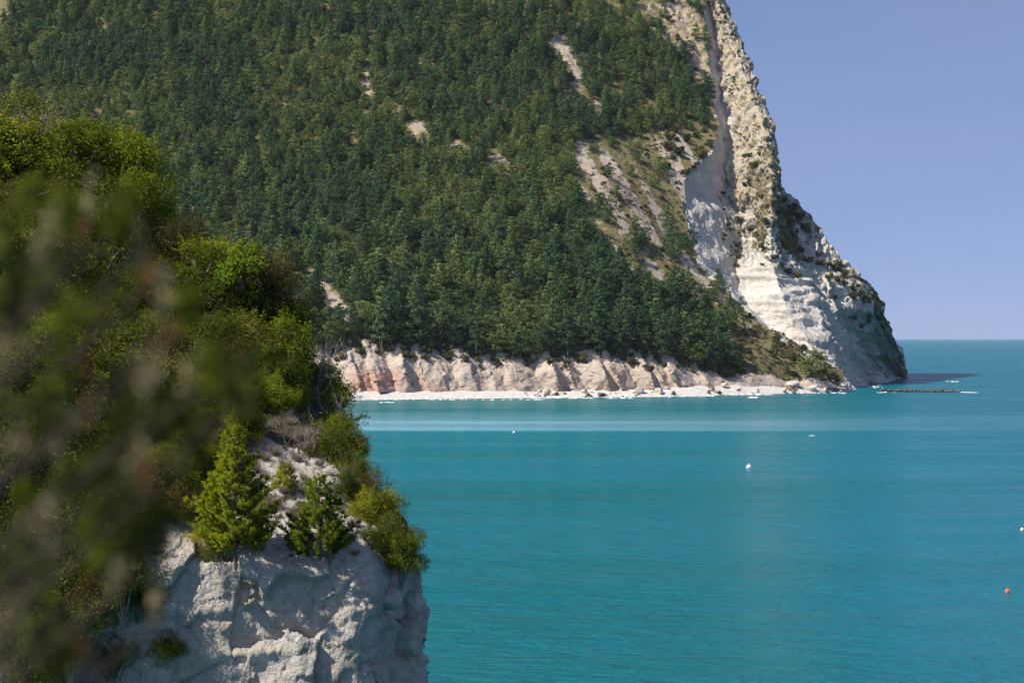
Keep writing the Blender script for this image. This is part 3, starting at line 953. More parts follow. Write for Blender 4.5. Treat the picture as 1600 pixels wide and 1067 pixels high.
def tree_label(x, y):
    if grass_zone(np.array(x), np.array(y)) and y < 430:
        return 'lone dark pine standing on the open grassy slope beside the white cliff'
    if x > 1040 and y > 430:
        return 'pine in the clump on the grassy spur below the white cliff'
    lo = y > np.interp(x, [380, 550, 700, 850, 1000, 1100], [500, 505, 515, 520, 520, 530])
    mid = y < 400
    if not lo and x >= 470:
        side = ['right of the pale landslip streak', 'under the small bare patch left of centre', 'left of the middle of the forest', 'in the middle of the forest', 'right of the middle of the forest', 'close to the grassy slope'][int(np.clip((x - 470) / 95, 0, 5))]
        return 'pine %s, %s' % (side, 'third belt up from the cliff' if y < 430 else 'second belt up from the cliff')
    if lo:
        if x < 640: return 'pine at the forest foot above the pink-stained shore cliff'
        if x < 760: return 'pine at the forest foot above the broad grey cliff facet'
        if x < 900: return 'pine at the forest foot above the cream middle of the shore cliff'
        return 'pine at the forest foot above the rocky right half of the beach'
    if x < 560: return 'pine beside the pale landslip streak left of the forest foot'
    if x < 700: return 'pine in the lower forest left of centre, behind the front row'
    if x < 860: return 'pine in the middle of the lower forest, behind the front row'
    return 'pine in the lower forest next to the grassy slope'


for i in big_i:
    cm, tm, jm, h = PINES[vi[i]]
    e = link('pine_tree', None, loc=pts[i], label=tree_label(px[i], py[i]), cat='tree', group='pines at the foot of the mountainside forest')
    e.empty_display_size = 0.5
    e.rotation_euler = (tilt[i, 0], tilt[i, 1], rotz[i])
    e.scale = scl[i]
    link('crown', cm, e)
    link('trunk', tm, e)

# bushes on the headland ridge, ledges and the grassy spur
bvh_head = BVHTree.FromPolygons([tuple(v) for v in HP[::3, ::3].reshape(-1, 3)], [tuple(f) for f in grid_faces(*HP[::3, ::3].shape[:2])])
kp = Pm[::2, ::2]
kk = inside[::2, ::2]
kk = kk[:-1, :-1] & kk[1:, :-1] & kk[:-1, 1:] & kk[1:, 1:]
bvh_slope = BVHTree.FromPolygons([tuple(v) for v in kp.reshape(-1, 3)], [tuple(f) for f in grid_faces(*kp.shape[:2], kk)])
bvh_cliff = BVHTree.FromPolygons([tuple(v) for v in CP[::3, ::3].reshape(-1, 3)], [tuple(f) for f in grid_faces(*CP[::3, ::3].shape[:2])])


def shoot(px, py, trees):
    d = Vector(at(px, py, 1.0)) - Vector((0, 0, CAMZ))
    d.normalize()
    best = None
    for t in trees:
        h = t.ray_cast(Vector((0, 0, CAMZ)), d)
        if h[0] is not None and (best is None or h[3] < best[1]):
            best = (h[0], h[3])
    return None if best is None else best[0]


def far_bush(px, py, s, label, group, g):
    p = shoot(px, py, [bvh_head, bvh_slope, bvh_cliff])
    if p is None:
        return
    k = int(g.integers(0, 5))
    e = link('bush', None, loc=p, label=label, cat='bush', group=group)
    e.rotation_euler = (0, 0, g.uniform(0, 6.28))
    e.scale = (s * g.uniform(0.8, 1.3), s * g.uniform(0.8, 1.3), s * g.uniform(0.7, 1.1))
    link('foliage', BUSH[k][0], e)
    link('stem', BUSH[k][1], e)


g = np.random.default_rng(77)
rid_line = np.array([(1228, 312), (1250, 325), (1268, 345), (1285, 372), (1300, 395), (1312, 410), (1330, 432), (1345, 450), (1360, 466), (1375, 485), (1385, 510)], float)
for k in range(42):
    t = g.uniform(0, len(rid_line) - 1)
    j = int(t); q = rid_line[j] * (1 - (t - j)) + rid_line[min(j + 1, len(rid_line) - 1)] * (t - j)
    off = abs(g.normal()) * 22
    far_bush(q[0] - off * 0.75 - 3, q[1] + off * 0.5 + 3, g.uniform(1.6, 3.0), 'dark scrub bush ' + ('at the top of the lower headland crest, below the notch' if q[0] < 1275 else 'half way down the lower headland crest' if q[0] < 1330 else 'near the seaward end of the lower headland crest'), 'scrub bushes on the headland crest', g)
for (x, y, s) in [(1178, 262, 2.2), (1192, 270, 1.8), (1170, 245, 1.7), (1160, 348, 3.0), (1185, 372, 3.4), (1200, 350, 2.6), (1172, 362, 2.8), (1195, 390, 2.8), (1220, 420, 2.6), (1232, 428, 2.4),
                  (1245, 435, 2.2), (1210, 405, 2.4), (1250, 395, 2.6), (1262, 410, 2.4), (1240, 370, 2.5), (1170, 312, 1.6), (1165, 290, 1.5), (1190, 310, 1.6), (1150, 385, 2.2), (1235, 350, 2.2), (1225, 388, 2.2)]:
    far_bush(x, y, s, 'dark bush clinging to the rocky ledges of the upper headland', 'bushes on the headland ledges', g)
for k in range(14):
    far_bush(g.uniform(1128, 1178), g.uniform(285, 425), g.uniform(0.9, 2.2), 'dark shaded shrub at the foot of the white shaded face', 'shrubs in the shaded chute', g)
for k in range(14):
    y = g.uniform(-5, 165)
    far_bush(float(np.interp(y, [0, 150], [1045, 1092])) + g.normal() * 18, y, g.uniform(0.8, 2.0), 'olive bush on the tan rocks left of the long groove', 'bushes on the tan rocks', g)
for k in range(18):
    far_bush(g.uniform(1150, 1210), g.uniform(60, 290), g.uniform(0.7, 1.3), 'small scrub bush on the ochre rock rib against the sky', 'scrub on the ochre rib', g)
for k in range(25):
    x = g.uniform(1210, 1310); y = 520 + (x - 1200) * 0.62 + g.uniform(-12, 22)
    far_bush(x, y, g.uniform(1.0, 2.2), 'olive bush on the talus below the white lit cliff', 'bushes on the talus', g)
for k in range(40):
    y = g.uniform(170, 590)
    l = float(np.interp(y, [150, 200, 280, 340, 400, 440, 480, 520, 560, 600], [985, 930, 930, 950, 990, 1040, 1110, 1150, 1165, 1140]))
    r_ = float(np.interp(y, hpy, edge_px))
    far_bush(g.uniform(l, r_), y, g.uniform(0.7, 1.7), 'small olive bush on the ' + ('upper' if y < 330 else 'middle' if y < 450 else 'lower') + ' part of the open grassy slope', 'bushes on the grassy slope', g)
for k in range(30):
    x = g.uniform(1030, 1125); y = g.uniform(170, 275)
    if x > np.interp(y, hpy, edge_px) - 2:
        continue
    far_bush(x, y, g.uniform(1.6, 3.0), 'dense dark bush at the top edge of the shaded white face', 'bushes above the shaded face', g)
for k in range(56):
    x = g.uniform(500, 1160)
    y = float(np.interp(x, [500, 550, 700, 850, 1000, 1100, 1160], [548, 548, 556, 564, 562, 578, 596])) + g.normal() * 9 - 2
    far_bush(x, y, g.uniform(0.9, 2.4), 'dark bush on the brink of the shore cliff above ' + ('its pink-stained left end' if x < 640 else 'the clean white beach' if x < 800 else 'the first shore rocks' if x < 930 else 'the long pale slabs' if x < 1060 else 'its low right end'), 'bushes along the brink of the shore cliff', g)

# low scrub and grass tussocks on the open slope, the ochre rib and the talus: far too many to count
(gv_, gf_), _ = bush_mesh(340, 0.9, 0.9, 120, 0.4, 6)
(gv2_, gf2_), _ = bush_mesh(341, 0.8, 0.7, 120, 0.35, 6)
SC = [soft(mesh_from('tussock', gv_, gf_, [M['grass_far']]), gv_), soft(mesh_from('tussock', gv2_, gf2_, [M['bush_far']]), gv2_)]
sp, sr, ss, si = [], [], [], []
for k in range(3600):
    y = g.uniform(0, 600)
    r_ = float(np.interp(y, hpy, edge_px))
    u = g.uniform()
    if u < 0.6:
        y = 170 + 430 * g.uniform() ** 0.8
        r_ = float(np.interp(y, hpy, edge_px))
        l = float(np.interp(y, [150, 190, 230, 260, 280, 340, 400, 440, 480, 520, 560, 600], [1080, 1060, 975, 925, 920, 940, 980, 1030, 1100, 1130, 1140, 1120]))
        x = g.uniform(l, r_ - 1)
        if fbm(np.array([[(x + y * 0.62) / 16., y / 90., 0]]), 2, 171)[0] < -0.12:
            continue
    elif u < 0.85:
        y = g.uniform(0, 420)
        x = g.uniform(float(np.interp(y, [0, 100, 200, 300, 420], [1112, 1128, 1140, 1165, 1170])), float(np.interp(y, [0, 100, 200, 300, 370, 420], [1124, 1162, 1202, 1222, 1280, 1320])))
        if fbm(np.array([[x / 20., y / 26., 0]]), 2, 173)[0] < 0.0:
            continue
    else:
        x = g.uniform(1205, 1312); y = 515 + (x - 1200) * 0.64 + g.uniform(-6, 26)
    h = shoot(x, y, [bvh_head, bvh_slope])
    if h is None or h.z < 4:
        continue
    s_ = g.uniform(0.5, 1.5)
    sp.append(h[:]); sr.append((0, 0, g.uniform(0, 6.28))); ss.append((s_ * 1.2, s_ * 1.2, s_)); si.append(int(g.uniform() < 0.42))
instancer('hillside_scrub', sp, sr, ss, si, SC, 'tawny grass tussocks and low scrub on the open slope and rocks')

# ------------------------------------------------------------------ shore rocks, reef, foam, floats


def rock_mesh(seed, mat, flat=0.6):
    g = np.random.default_rng(seed)
    import bmesh
    bm = bmesh.new()
    bmesh.ops.create_icosphere(bm, subdivisions=2, radius=1.0)
    V = np.array([v.co[:] for v in bm.verts])
    Fc = np.array([[l.index for l in f.verts] for f in bm.faces])
    bm.free()
    for k in range(13):
        n = unit(g.normal(size=3)); d = g.uniform(0.4, 0.75)
        t = V @ n - d
        V = V - np.where(t > 0, t, 0)[:, None] * n * 0.97
    V *= (1 + 0.16 * fbm(V * 1.7 + seed, 3, seed))[:, None]
    V *= np.array([1.0, 0.8, flat])
    return mesh_from('rock', V, Fc, [mat], False)


for k in range(30):
    j = int(g.integers(11, len(ridge_x) - 3))
    vq = g.uniform(0.62, 1.0)
    xq = ridge_x[j] - 6 + 0.5 * (ridge_x[j + 1] - ridge_x[j]) + 9.0 * (1 - vq)
    ci_ = int(np.clip((xq - cx[0]) / 0.55 + g.normal() * 3, 0, len(cx) - 1)); vi_ = int(vq * (nv - 1))
    x_, y_ = proj(CP[vi_, ci_])
    far_bush(float(x_), float(y_), g.uniform(0.8, 1.8), 'dark bush growing down a gully of the shore cliff', 'bushes in the shore cliff gullies', g)

ROCKS = [rock_mesh(500 + k, M['boulder'], f) for k, f in enumerate((0.5, 0.6, 0.7, 0.45, 0.55))]
WROCK = [rock_mesh(520 + k, M['boulder_wet'], f) for k, f in enumerate((0.6, 0.7, 0.5))]
RROCK = [rock_mesh(540 + k, M['reef'], f) for k, f in enumerate((0.7, 0.8, 0.6, 0.75))]
g = np.random.default_rng(5)


bvh_beach = BVHTree.FromPolygons([tuple(v) for v in np.stack([BX, BY, BZ], -1).reshape(-1, 3)], [tuple(f) for f in grid_faces(nb, len(cx))])


def shore_rock(px, py, w, wet, label, group=None):
    hit = shoot(px, py, [bvh_beach, bvh_cliff])
    Y = CAMZ * FPX / (py - HOR)
    p = at(px, py, Y)
    if hit is not None and hit.y < Y + 25:
        p = np.array(hit[:]); Y = p[1]
    p[2] = max(p[2], 0.0)
    m = (WROCK if wet else ROCKS)
    s = w / FPX * Y * 0.55
    o = link('boulder', m[int(g.integers(0, len(m)))], loc=(p[0], p[1], p[2] + 0.2 * s), label=label, cat='rock', group=group)
    o.scale = (s, s * g.uniform(0.7, 1.1), s * g.uniform(0.75, 1.15))
    o.rotation_euler = (g.normal() * 0.15, g.normal() * 0.15, g.uniform(0, 6.28))


for (x, y, w, wet, lab) in [(838, 617, 14, 0, 'pale boulder at the left end of the rocky shore'), (855, 617, 16, 1, 'dark wet boulder left of the pointed white rock'), (868, 617, 14, 1, 'small dark boulder at the waterline left of the pointed white rock'),
                            (914, 613, 18, 0, 'pointed white rock below the brown cliff facet'), (917, 619, 14, 1, 'dark wet rock in front of the pointed white rock'), (893, 608, 12, 0, 'small upright pale rock at the cliff foot'),
                            (1000, 614, 34, 0, 'long pale slab with a dark underside on the shore'), (1030, 614, 26, 0, 'sloping pale slab right of the long shore slab'), (1112, 609, 16, 1, 'dark boulder on the white rocks'), (1122, 615, 14, 1, 'small wet boulder at the edge of the white rocks'),
                            (1130, 604, 20, 0, 'large white block above the dark boulder'), (1240, 604, 32, 0, 'broad white sloping slab below the talus'), (1236, 610, 24, 1, 'dark ledge under the broad white slab'), (1268, 610, 28, 0, 'grey block right of the dark ledge'),
                            (1316, 602, 24, 0, 'grey rounded boulder left of the last white boulders'), (1340, 603, 34, 0, 'long white boulder beside the square one'), (1361, 601, 26, 0, 'square pale boulder at the end of the beach'), (1392, 593, 22, 0, 'pale rock lying at the toe of the end wall')]:
    shore_rock(x, y, w, wet, lab)
for k in range(46):
    x = g.uniform(820, 1330)
    yl = float(np.interp(x, [800, 900, 1000, 1100, 1200, 1300], [621, 620.5, 619.5, 617.5, 615, 612]))
    y = yl - abs(g.normal()) * 5
    shore_rock(x, y, g.uniform(4, 16), g.uniform() < 0.35, 'small rock scattered along the rocky half of the shore', 'small shore rocks')

reef = link('rock_reef', None, loc=tuple(at(1440, 612, 1112)[:2]) + (0,), label='low dark brown rock reef running out into the water', cat='reef')
for k in range(58):
    x = 1376 + 128 * (k + g.uniform(-0.4, 0.4)) / 57
    Y = 1117 - 0.12 * (x - 1376) + g.uniform(-3, 3)
    p = at(x, 612, Y)
    s = g.uniform(0.9, 1.9) * (0.7 if x > 1490 else 1)
    o = link('rock', RROCK[k % 4], reef)
    o.location = (p[0] - reef.location.x, p[1] - reef.location.y, 0.35 * s)
    o.scale = (s * 1.3, s, s)
    o.rotation_euler = (0, 0, g.uniform(0, 6.28))


def foam_patch(px, py, wpx, dpx, n, seed):
    g = np.random.default_rng(seed)
    out = []
    for k in range(n):
        x = px + g.uniform(-0.5, 0.5) * wpx; y = py + g.uniform(-0.5, 0.5) * dpx
        Y = CAMZ * FPX / (y - HOR)
        c = at(x, y, Y); c[2] = 0.07 + 0.004 * k / n
        m = 10
        th = np.arange(m) * 2 * np.pi / m
        rr = g.uniform(0.5, 1.0, m)
        lx = g.uniform(0.5, 2.0); ly = g.uniform(0.4, 1.6)
        ring = np.stack([np.cos(th) * rr * lx, np.sin(th) * rr * ly, np.zeros(m)], -1) + c
        ring2 = ring - np.array([0, 0, 0.2])
        top = c + np.array([0, 0, g.uniform(0.1, 0.35)])
        V = np.concatenate([ring, ring2, [top]])
        Fc = [(j, (j + 1) % m, 2 * m) for j in range(m)]
        out.append((V, np.array(Fc)))
    return out


fp = []
for (x, y, w, d, n) in [(1513, 613.5, 22, 1.2, 14), (1385, 613.5, 30, 1.5, 8), (1425, 588.5, 22, 1.5, 10), (1487, 596.5, 20, 1, 12), (1370, 604, 20, 5, 14), (1178, 621, 14, 1.5, 14), (1040, 619, 60, 3, 34), (965, 622, 46, 2, 22), (1095, 619, 50, 2, 22), (1180, 617, 80, 1.5, 30),
                        (700, 624.5, 320, 1.2, 60), (605, 629, 22, 1, 10), (1280, 614, 80, 1.2, 26), (880, 622, 100, 1.5, 34), (1268, 681, 5, 0.3, 2)]:
    fp += foam_patch(x, y, w, d, n, int(x * 7 + y))
fv, ff = join(fp)
link('sea_foam', mesh_from('sea_foam', fv, ff, [M['foam']], True), kind='stuff', label='white foam where waves break along the shore and reef')


def lathe(prof, n=20):
    V, Fc = [], []
    for (r, z) in prof:
        for k in range(n):
            a = 2 * math.pi * k / n
            V.append((r * math.cos(a), r * math.sin(a), z))
    for j in range(len(prof) - 1):
        for k in range(n):
            Fc.append((j * n + k, j * n + (k + 1) % n, (j + 1) * n + (k + 1) % n, (j + 1) * n + k))
    return np.array(V), np.array(Fc)


def buoy(px, py, r, mat, name, label):
    Y = CAMZ * FPX / (py - HOR)
    p = at(px, py, Y)
    e = link(name, None, loc=(p[0], p[1], 0), label=label, cat='buoy')
    prof = [(0.01, -0.5 * r)] + [(r * math.cos(a), r * 0.35 + r * math.sin(a)) for a in np.linspace(-1.2, 1.35, 12)] + [(0.16 * r, r * 1.4), (0.14 * r, r * 1.62), (0.01, r * 1.64)]
    v, f = lathe(prof)
    link('float', mesh_from('float', v, f, [mat], True), e)
    th = np.linspace(0, 2 * np.pi, 13)
    v, f = tube(np.stack([np.cos(th) * 0.16 * r, 0 * th, r * 1.72 + np.sin(th) * 0.16 * r], -1), [0.045 * r] * 13, 6)
    link('lifting_ring', mesh_from('lifting_ring', v, f, [M['twig']], True), e)


buoy(1574, 925, 0.3, M['buoy'], 'buoy', 'small orange buoy floating at the lower right')
buoy(1170, 731, 0.6, M['white_paint'], 'buoy', 'white float in mid bay')
buoy(803, 676, 0.38, M['white_paint'], 'buoy', 'tiny white float just in front of the milky band')
buoy(1597, 828, 0.28, M['white_paint'], 'buoy', 'white float at the right edge of the water')

# ------------------------------------------------------------------ near promontory
EDGE = [(-250, 780, 50), (0, 808, 49.8), (200, 836, 49.7), (300, 868, 49.7), (400, 884, 49.8), (490, 884, 50), (565, 858, 50.8), (620, 886, 52.5), (645, 935, 55), (640, 900, 62), (560, 850, 75)]
R4 = [(-250, 640, 50), (0, 640, 52), (180, 720, 52), (290, 775, 52), (395, 800, 52), (470, 800, 52.5), (545, 795, 53), (605, 812, 54.5), (628, 828, 57), (590, 800, 64), (500, 770, 78)]
R5 = [(-250, 420, 56), (0, 470, 57), (170, 560, 57), (280, 640, 56.5), (385, 665, 56), (450, 690, 56), (510, 715, 56), (552, 735, 57.5), (570, 745, 60), (530, 735, 67), (430, 700, 80)]
R6 = [(-250, 350, 62), (0, 380, 63), (160, 440, 63), (260, 500, 62), (350, 560, 61), (410, 600, 60), (465, 635, 60), (500, 655, 61), (512, 662, 64), (470, 660, 70), (380, 640, 84)]
R7 = [(-250, 290, 70), (0, 315, 71), (150, 375, 70), (230, 435, 69), (300, 475, 68), (350, 515, 68), (390, 545, 68), (420, 565, 69), (425, 575, 71), (390, 580, 77), (300, 600, 90)]
E = np.array([at(*p) for p in EDGE])
ctr = np.array([-22, 75, 0])
prow = []
for (z, push) in ((-3, 9.5), (7, 5.2), (15, 2.4), (20, 0.8)):
    q = E.copy()
    out = unit((q - ctr) * np.array([1, 1, 0]))
    q = q + np.where(np.arange(len(q))[:, None] < 7, np.array([0.0, -1.0, 0.0]), np.array([0.02, -0.3, 0.0])) * push
    q[:, 2] = np.minimum(z, E[:, 2] - 1.5)
    prow.append(q)
prow += [E] + [np.array([at(*p) for p in r]) for r in (R4, R5, R6, R7)]
q = prow[-1].copy(); q[:, 1] += 22; q[:, 2] -= 9
prow.append(q)
PC = np.array(prow)
tcol = np.concatenate([np.linspace(0, 1.8, 50, endpoint=False), np.linspace(1.8, 8.6, 330, endpoint=False), np.linspace(8.6, 10, 40)])
trow = np.concatenate([np.linspace(0, 1.8, 30, endpoint=False), np.linspace(1.8, 5.2, 300, endpoint=False), np.linspace(5.2, 9, 90)])
PP = catmull(catmull(PC, 0, trow), 1, tcol)
TR = np.repeat(trow[:, None], len(tcol), 1)
pn = grid_normals(PP)
if pn[120, 150, 1] > 0:
    pn = -pn
wc = 1 - smooth01(TR, 3.9, 4.6)
d = fbm(PP / 2.6, 3, 201) * 0.6 * (0.35 + 0.65 * wc) + fbm(PP / 0.9, 4, 211, 0.6) * 0.09 + fbm(PP / 0.22, 3, 221, 0.6) * 0.045
d += fbm(PP * np.array([1 / 1.3, 1 / 1.3, 1 / 4.0]), 3, 231, ridged=True) * 0.12 * wc
crk = np.abs(fbm(PP * np.array([1 / 1.7, 1 / 1.7, 1 / 3.5]), 3, 241))
d -= 0.16 * np.exp(-(crk / 0.03) ** 2) * wc * smooth01(fbm(PP / 1.1, 2, 245), 0.05, 0.4)
d += fbm(PP / 0.5, 3, 247, ridged=True) * 0.04
ncel, njoint = worley(PP * np.array([1 / 1.7, 1 / 1.7, 1 / 2.1]) + 0.25 * fbm(PP / 0.8, 2, 255)[..., None], 257)
d += wc * (0.36 * ncel - 0.02 * np.exp(-(njoint / 0.06) ** 2)) + 0.1 * (1 - wc) * ncel
ncel2, nj2 = worley(PP / np.array([0.38, 0.38, 0.5]) + 0.3 * fbm(PP / 0.3, 2, 259)[..., None], 261)
d += 0.05 * ncel2
d += 0.15 * np.tanh(6 * fbm(PP * np.array([0.25, 0.25, 1.1]), 3, 251)) * wc
PP = PP + pn * d[..., None]
ppx, ppy = proj(PP)
nveg = -0.6 + 1.7 * smooth01(TR, 4.1, 5.2) + 0.5 * (ppx < 330) * smooth01(TR, 3.6, 4.4)
nveg = nveg - 1.6 * np.exp(-((ppx - np.interp(ppy, [640, 880], [410, 560])) / 70.) ** 2) * (TR > 3.8) * (TR < 5.9)
noch = -0.15 + 0.35 * smooth01(ppx, 520, 660) + 0.2 * smooth01(ppy, 930, 1060)
me = mesh_from('promontory', PP.reshape(-1, 3), grid_faces(*PP.shape[:2]), [M['near_rock']], True, attrs={'veg': nveg, 'ochre': noch, 'stain': np.full(TR.shape, -1.0)})
link('promontory', me, kind='structure', label='near pale clay cliff promontory overgrown with scrub')
kp = PP[::3, ::3]
bvh_prom = BVHTree.FromPolygons([tuple(v) for v in kp.reshape(-1, 3)], [tuple(f) for f in grid_faces(*kp.shape[:2])])


def shrub_meshes(seed, n, leaf, mat, clumps=24, squash=0.9, spike=False):
    """unit shrub: crown radius 1, centre at height 1"""
    g = np.random.default_rng(seed)
    cc = unit(g.normal(size=(clumps, 3))) * g.uniform(0.2, 0.95, (clumps, 1)) * np.array([1, 1, squash]) + np.array([0, 0, 1.0])
    cr = g.uniform(0.16, 0.46, clumps)
    k = g.choice(clumps, n, p=cr ** 2 / (cr ** 2).sum())
    dd = unit(g.normal(size=(n, 3)) + np.array([0, 0, 0.2]))
    C = cc[k] + dd * (cr[k] * g.uniform(0.35, 1.0, n) ** 0.45)[:, None]
    C += 0.07 * g.normal(size=(n, 3)) * g.uniform(0.2, 1.6, (n, 1))
    ns_ = 70
    so = cc[g.integers(0, clumps, ns_)]
    sd = unit(unit(so - np.array([0, 0, 0.7])) + 0.5 * g.normal(size=(ns_, 3)) + np.array([0, 0, 0.5]))
    kk_ = g.integers(0, ns_, n // 8)
    C[:n // 8] = so[kk_] + sd[kk_] * g.uniform(0.3, 0.75, (n // 8, 1)) * g.uniform(0.6, 1.0, ns_)[kk_][:, None] + 0.03 * g.normal(size=(n // 8, 3))
    D = dd * (1.6 if spike else 0.5) + g.normal(size=(n, 3)) * 0.75 + (np.array([0, 0, 1.0]) if spike else 0)
    w = 0.22 if spike else 0.55
    v, f = blades(C, D, g.uniform(0.65, 1.35, n) * leaf, g.uniform(0.7, 1.3, n) * leaf * w, g, None if spike else dd + 0.5 * g.normal(size=(n, 3)))
    fol = soft(mesh_from('shrub_foliage', v, f, [mat]), v)
    parts = []
    for c in cc:
        mid = np.array([c[0] * 0.35, c[1] * 0.35, c[2] * 0.55]) + g.normal(size=3) * 0.07
        end = c + unit(c - np.array([0, 0, 0.6])) * g.uniform(0.0, 0.2)
        parts.append(tube([(0, 0, -0.4), mid, c, end], [0.028, 0.02, 0.011, 0.004], 5))
        for b in range(1):
            e2 = c + unit(g.normal(size=3) + np.array([0, 0, 0.4])) * g.uniform(0.25, 0.5)
            parts.append(tube([mid * 0.3 + c * 0.7, (c + e2) / 2 + g.normal(size=3) * 0.04, e2], [0.010, 0.007, 0.003], 4))
    v, f = join(parts)
    stem = mesh_from('shrub_stem', v, f, [M['twig']])
    return fol, stem


SH = {
    'oak': [shrub_meshes(600 + k, 17000, 0.06, M['leaf_oak']) for k in range(4)],
    'dark': [shrub_meshes(620 + k, 16000, 0.055, M['leaf_dark']) for k in range(3)],
    'brown': [shrub_meshes(640 + k, 9000, 0.058, M['leaf_brown']) for k in range(2)],
    'lime': [shrub_meshes(660, 2600, 0.13, M['leaf_lime'], 14)],
    'heath': [shrub_meshes(670 + k, 5200, 0.11, M['heath'], 18, 1.0, True) for k in range(2)],
    'yellow': [shrub_meshes(680, 1400, 0.17, M['flower_yellow'], 12, 0.9, True)],
}


def dead_meshes(seed, n=150):
    g = np.random.default_rng(seed)
    parts, fine = [], []
    for k in range(14):
        a = g.uniform(0, 6.28); r = g.uniform(0.2, 0.9)
        e = np.array([math.cos(a) * r, math.sin(a) * r, g.uniform(0.8, 1.9)])
        m_ = e * 0.5 + g.normal(size=3) * 0.1
        parts.append(tube([(0, 0, -0.3), m_, e], [0.03, 0.018, 0.006], 5))
        for j in range(n // 14):
            t = g.uniform(0.4, 1.0)
            s = m_ * (1 - t) + e * t
            e2 = s + unit(g.normal(size=3) + unit(e) * 0.9) * g.uniform(0.2, 0.6)
            fine.append(tube([s, (s + e2) / 2 + g.normal(size=3) * 0.03, e2], [0.009, 0.006, 0.003], 3))
    v, f = join(parts); v2, f2 = join(fine)
    return mesh_from('dead_twigs', v2, f2, [M['twig']]), mesh_from('dead_stem', v, f, [M['twig']])


SH['dead'] = [dead_meshes(700 + k) for k in range(3)]


def tuft_meshes(seed, n=420):
    g = np.random.default_rng(seed)
    a = g.uniform(0, 6.28, n); r = g.uniform(0, 0.35, n)
    lean_ = g.uniform(0.2, 1.1, n)
    base = np.stack([np.cos(a) * r, np.sin(a) * r, np.zeros(n)], -1)
    D = np.stack([np.cos(a) * lean_, np.sin(a) * lean_, np.full(n, 1.0)], -1)
    L = g.uniform(0.5, 1.3, n)
    v, f = blades(base + unit(D) * L[:, None] * 0.5, D, L, np.full(n, 0.025), g)
    return mesh_from('grass_tuft', v, f, [M['drygrass']])


TUFT = [tuft_meshes(720 + k) for k in range(3)]
g = np.random.default_rng(99)


def ground_under(p):
    h = bvh_prom.ray_cast(Vector((p[0], p[1], p[2] + 30)), Vector((0, 0, -1)))
    return h[0]


def near_shrub(kind, px, py, rpx, label, Y=None, name='shrub'):
    hit = shoot(px, py, [bvh_prom])
    if Y is None:
        Y = hit.y - rpx / FPX * hit.y * 0.55 if hit is not None else None
    if Y is None:
        for dpy in range(10, 260, 10):
            hit = shoot(px - dpy * 0.2, py + dpy, [bvh_prom])
            if hit is not None:
                Y = hit.y + 0.5
                break
        else:
            Y = 60.0
    c = at(px, py, Y)
    r = rpx / FPX * Y * 1.18
    gp = ground_under(c)
    gzv = min(gp.z, c[2] - r * 0.5) if gp is not None else c[2] - r
    fol, stem = SH[kind][int(g.integers(0, len(SH[kind])))]
    e = link(name, None, loc=(c[0], c[1], c[2] - r), label=label, cat='shrub')
    e.rotation_euler = (g.normal() * 0.1, g.normal() * 0.1, g.uniform(0, 6.28))
    e.scale = (r * g.uniform(0.95, 1.15), r * g.uniform(0.95, 1.15), r * g.uniform(0.9, 1.1))
    link('foliage' if kind != 'dead' else 'twigs', fol, e)
    link('stem', stem, e)
    return e


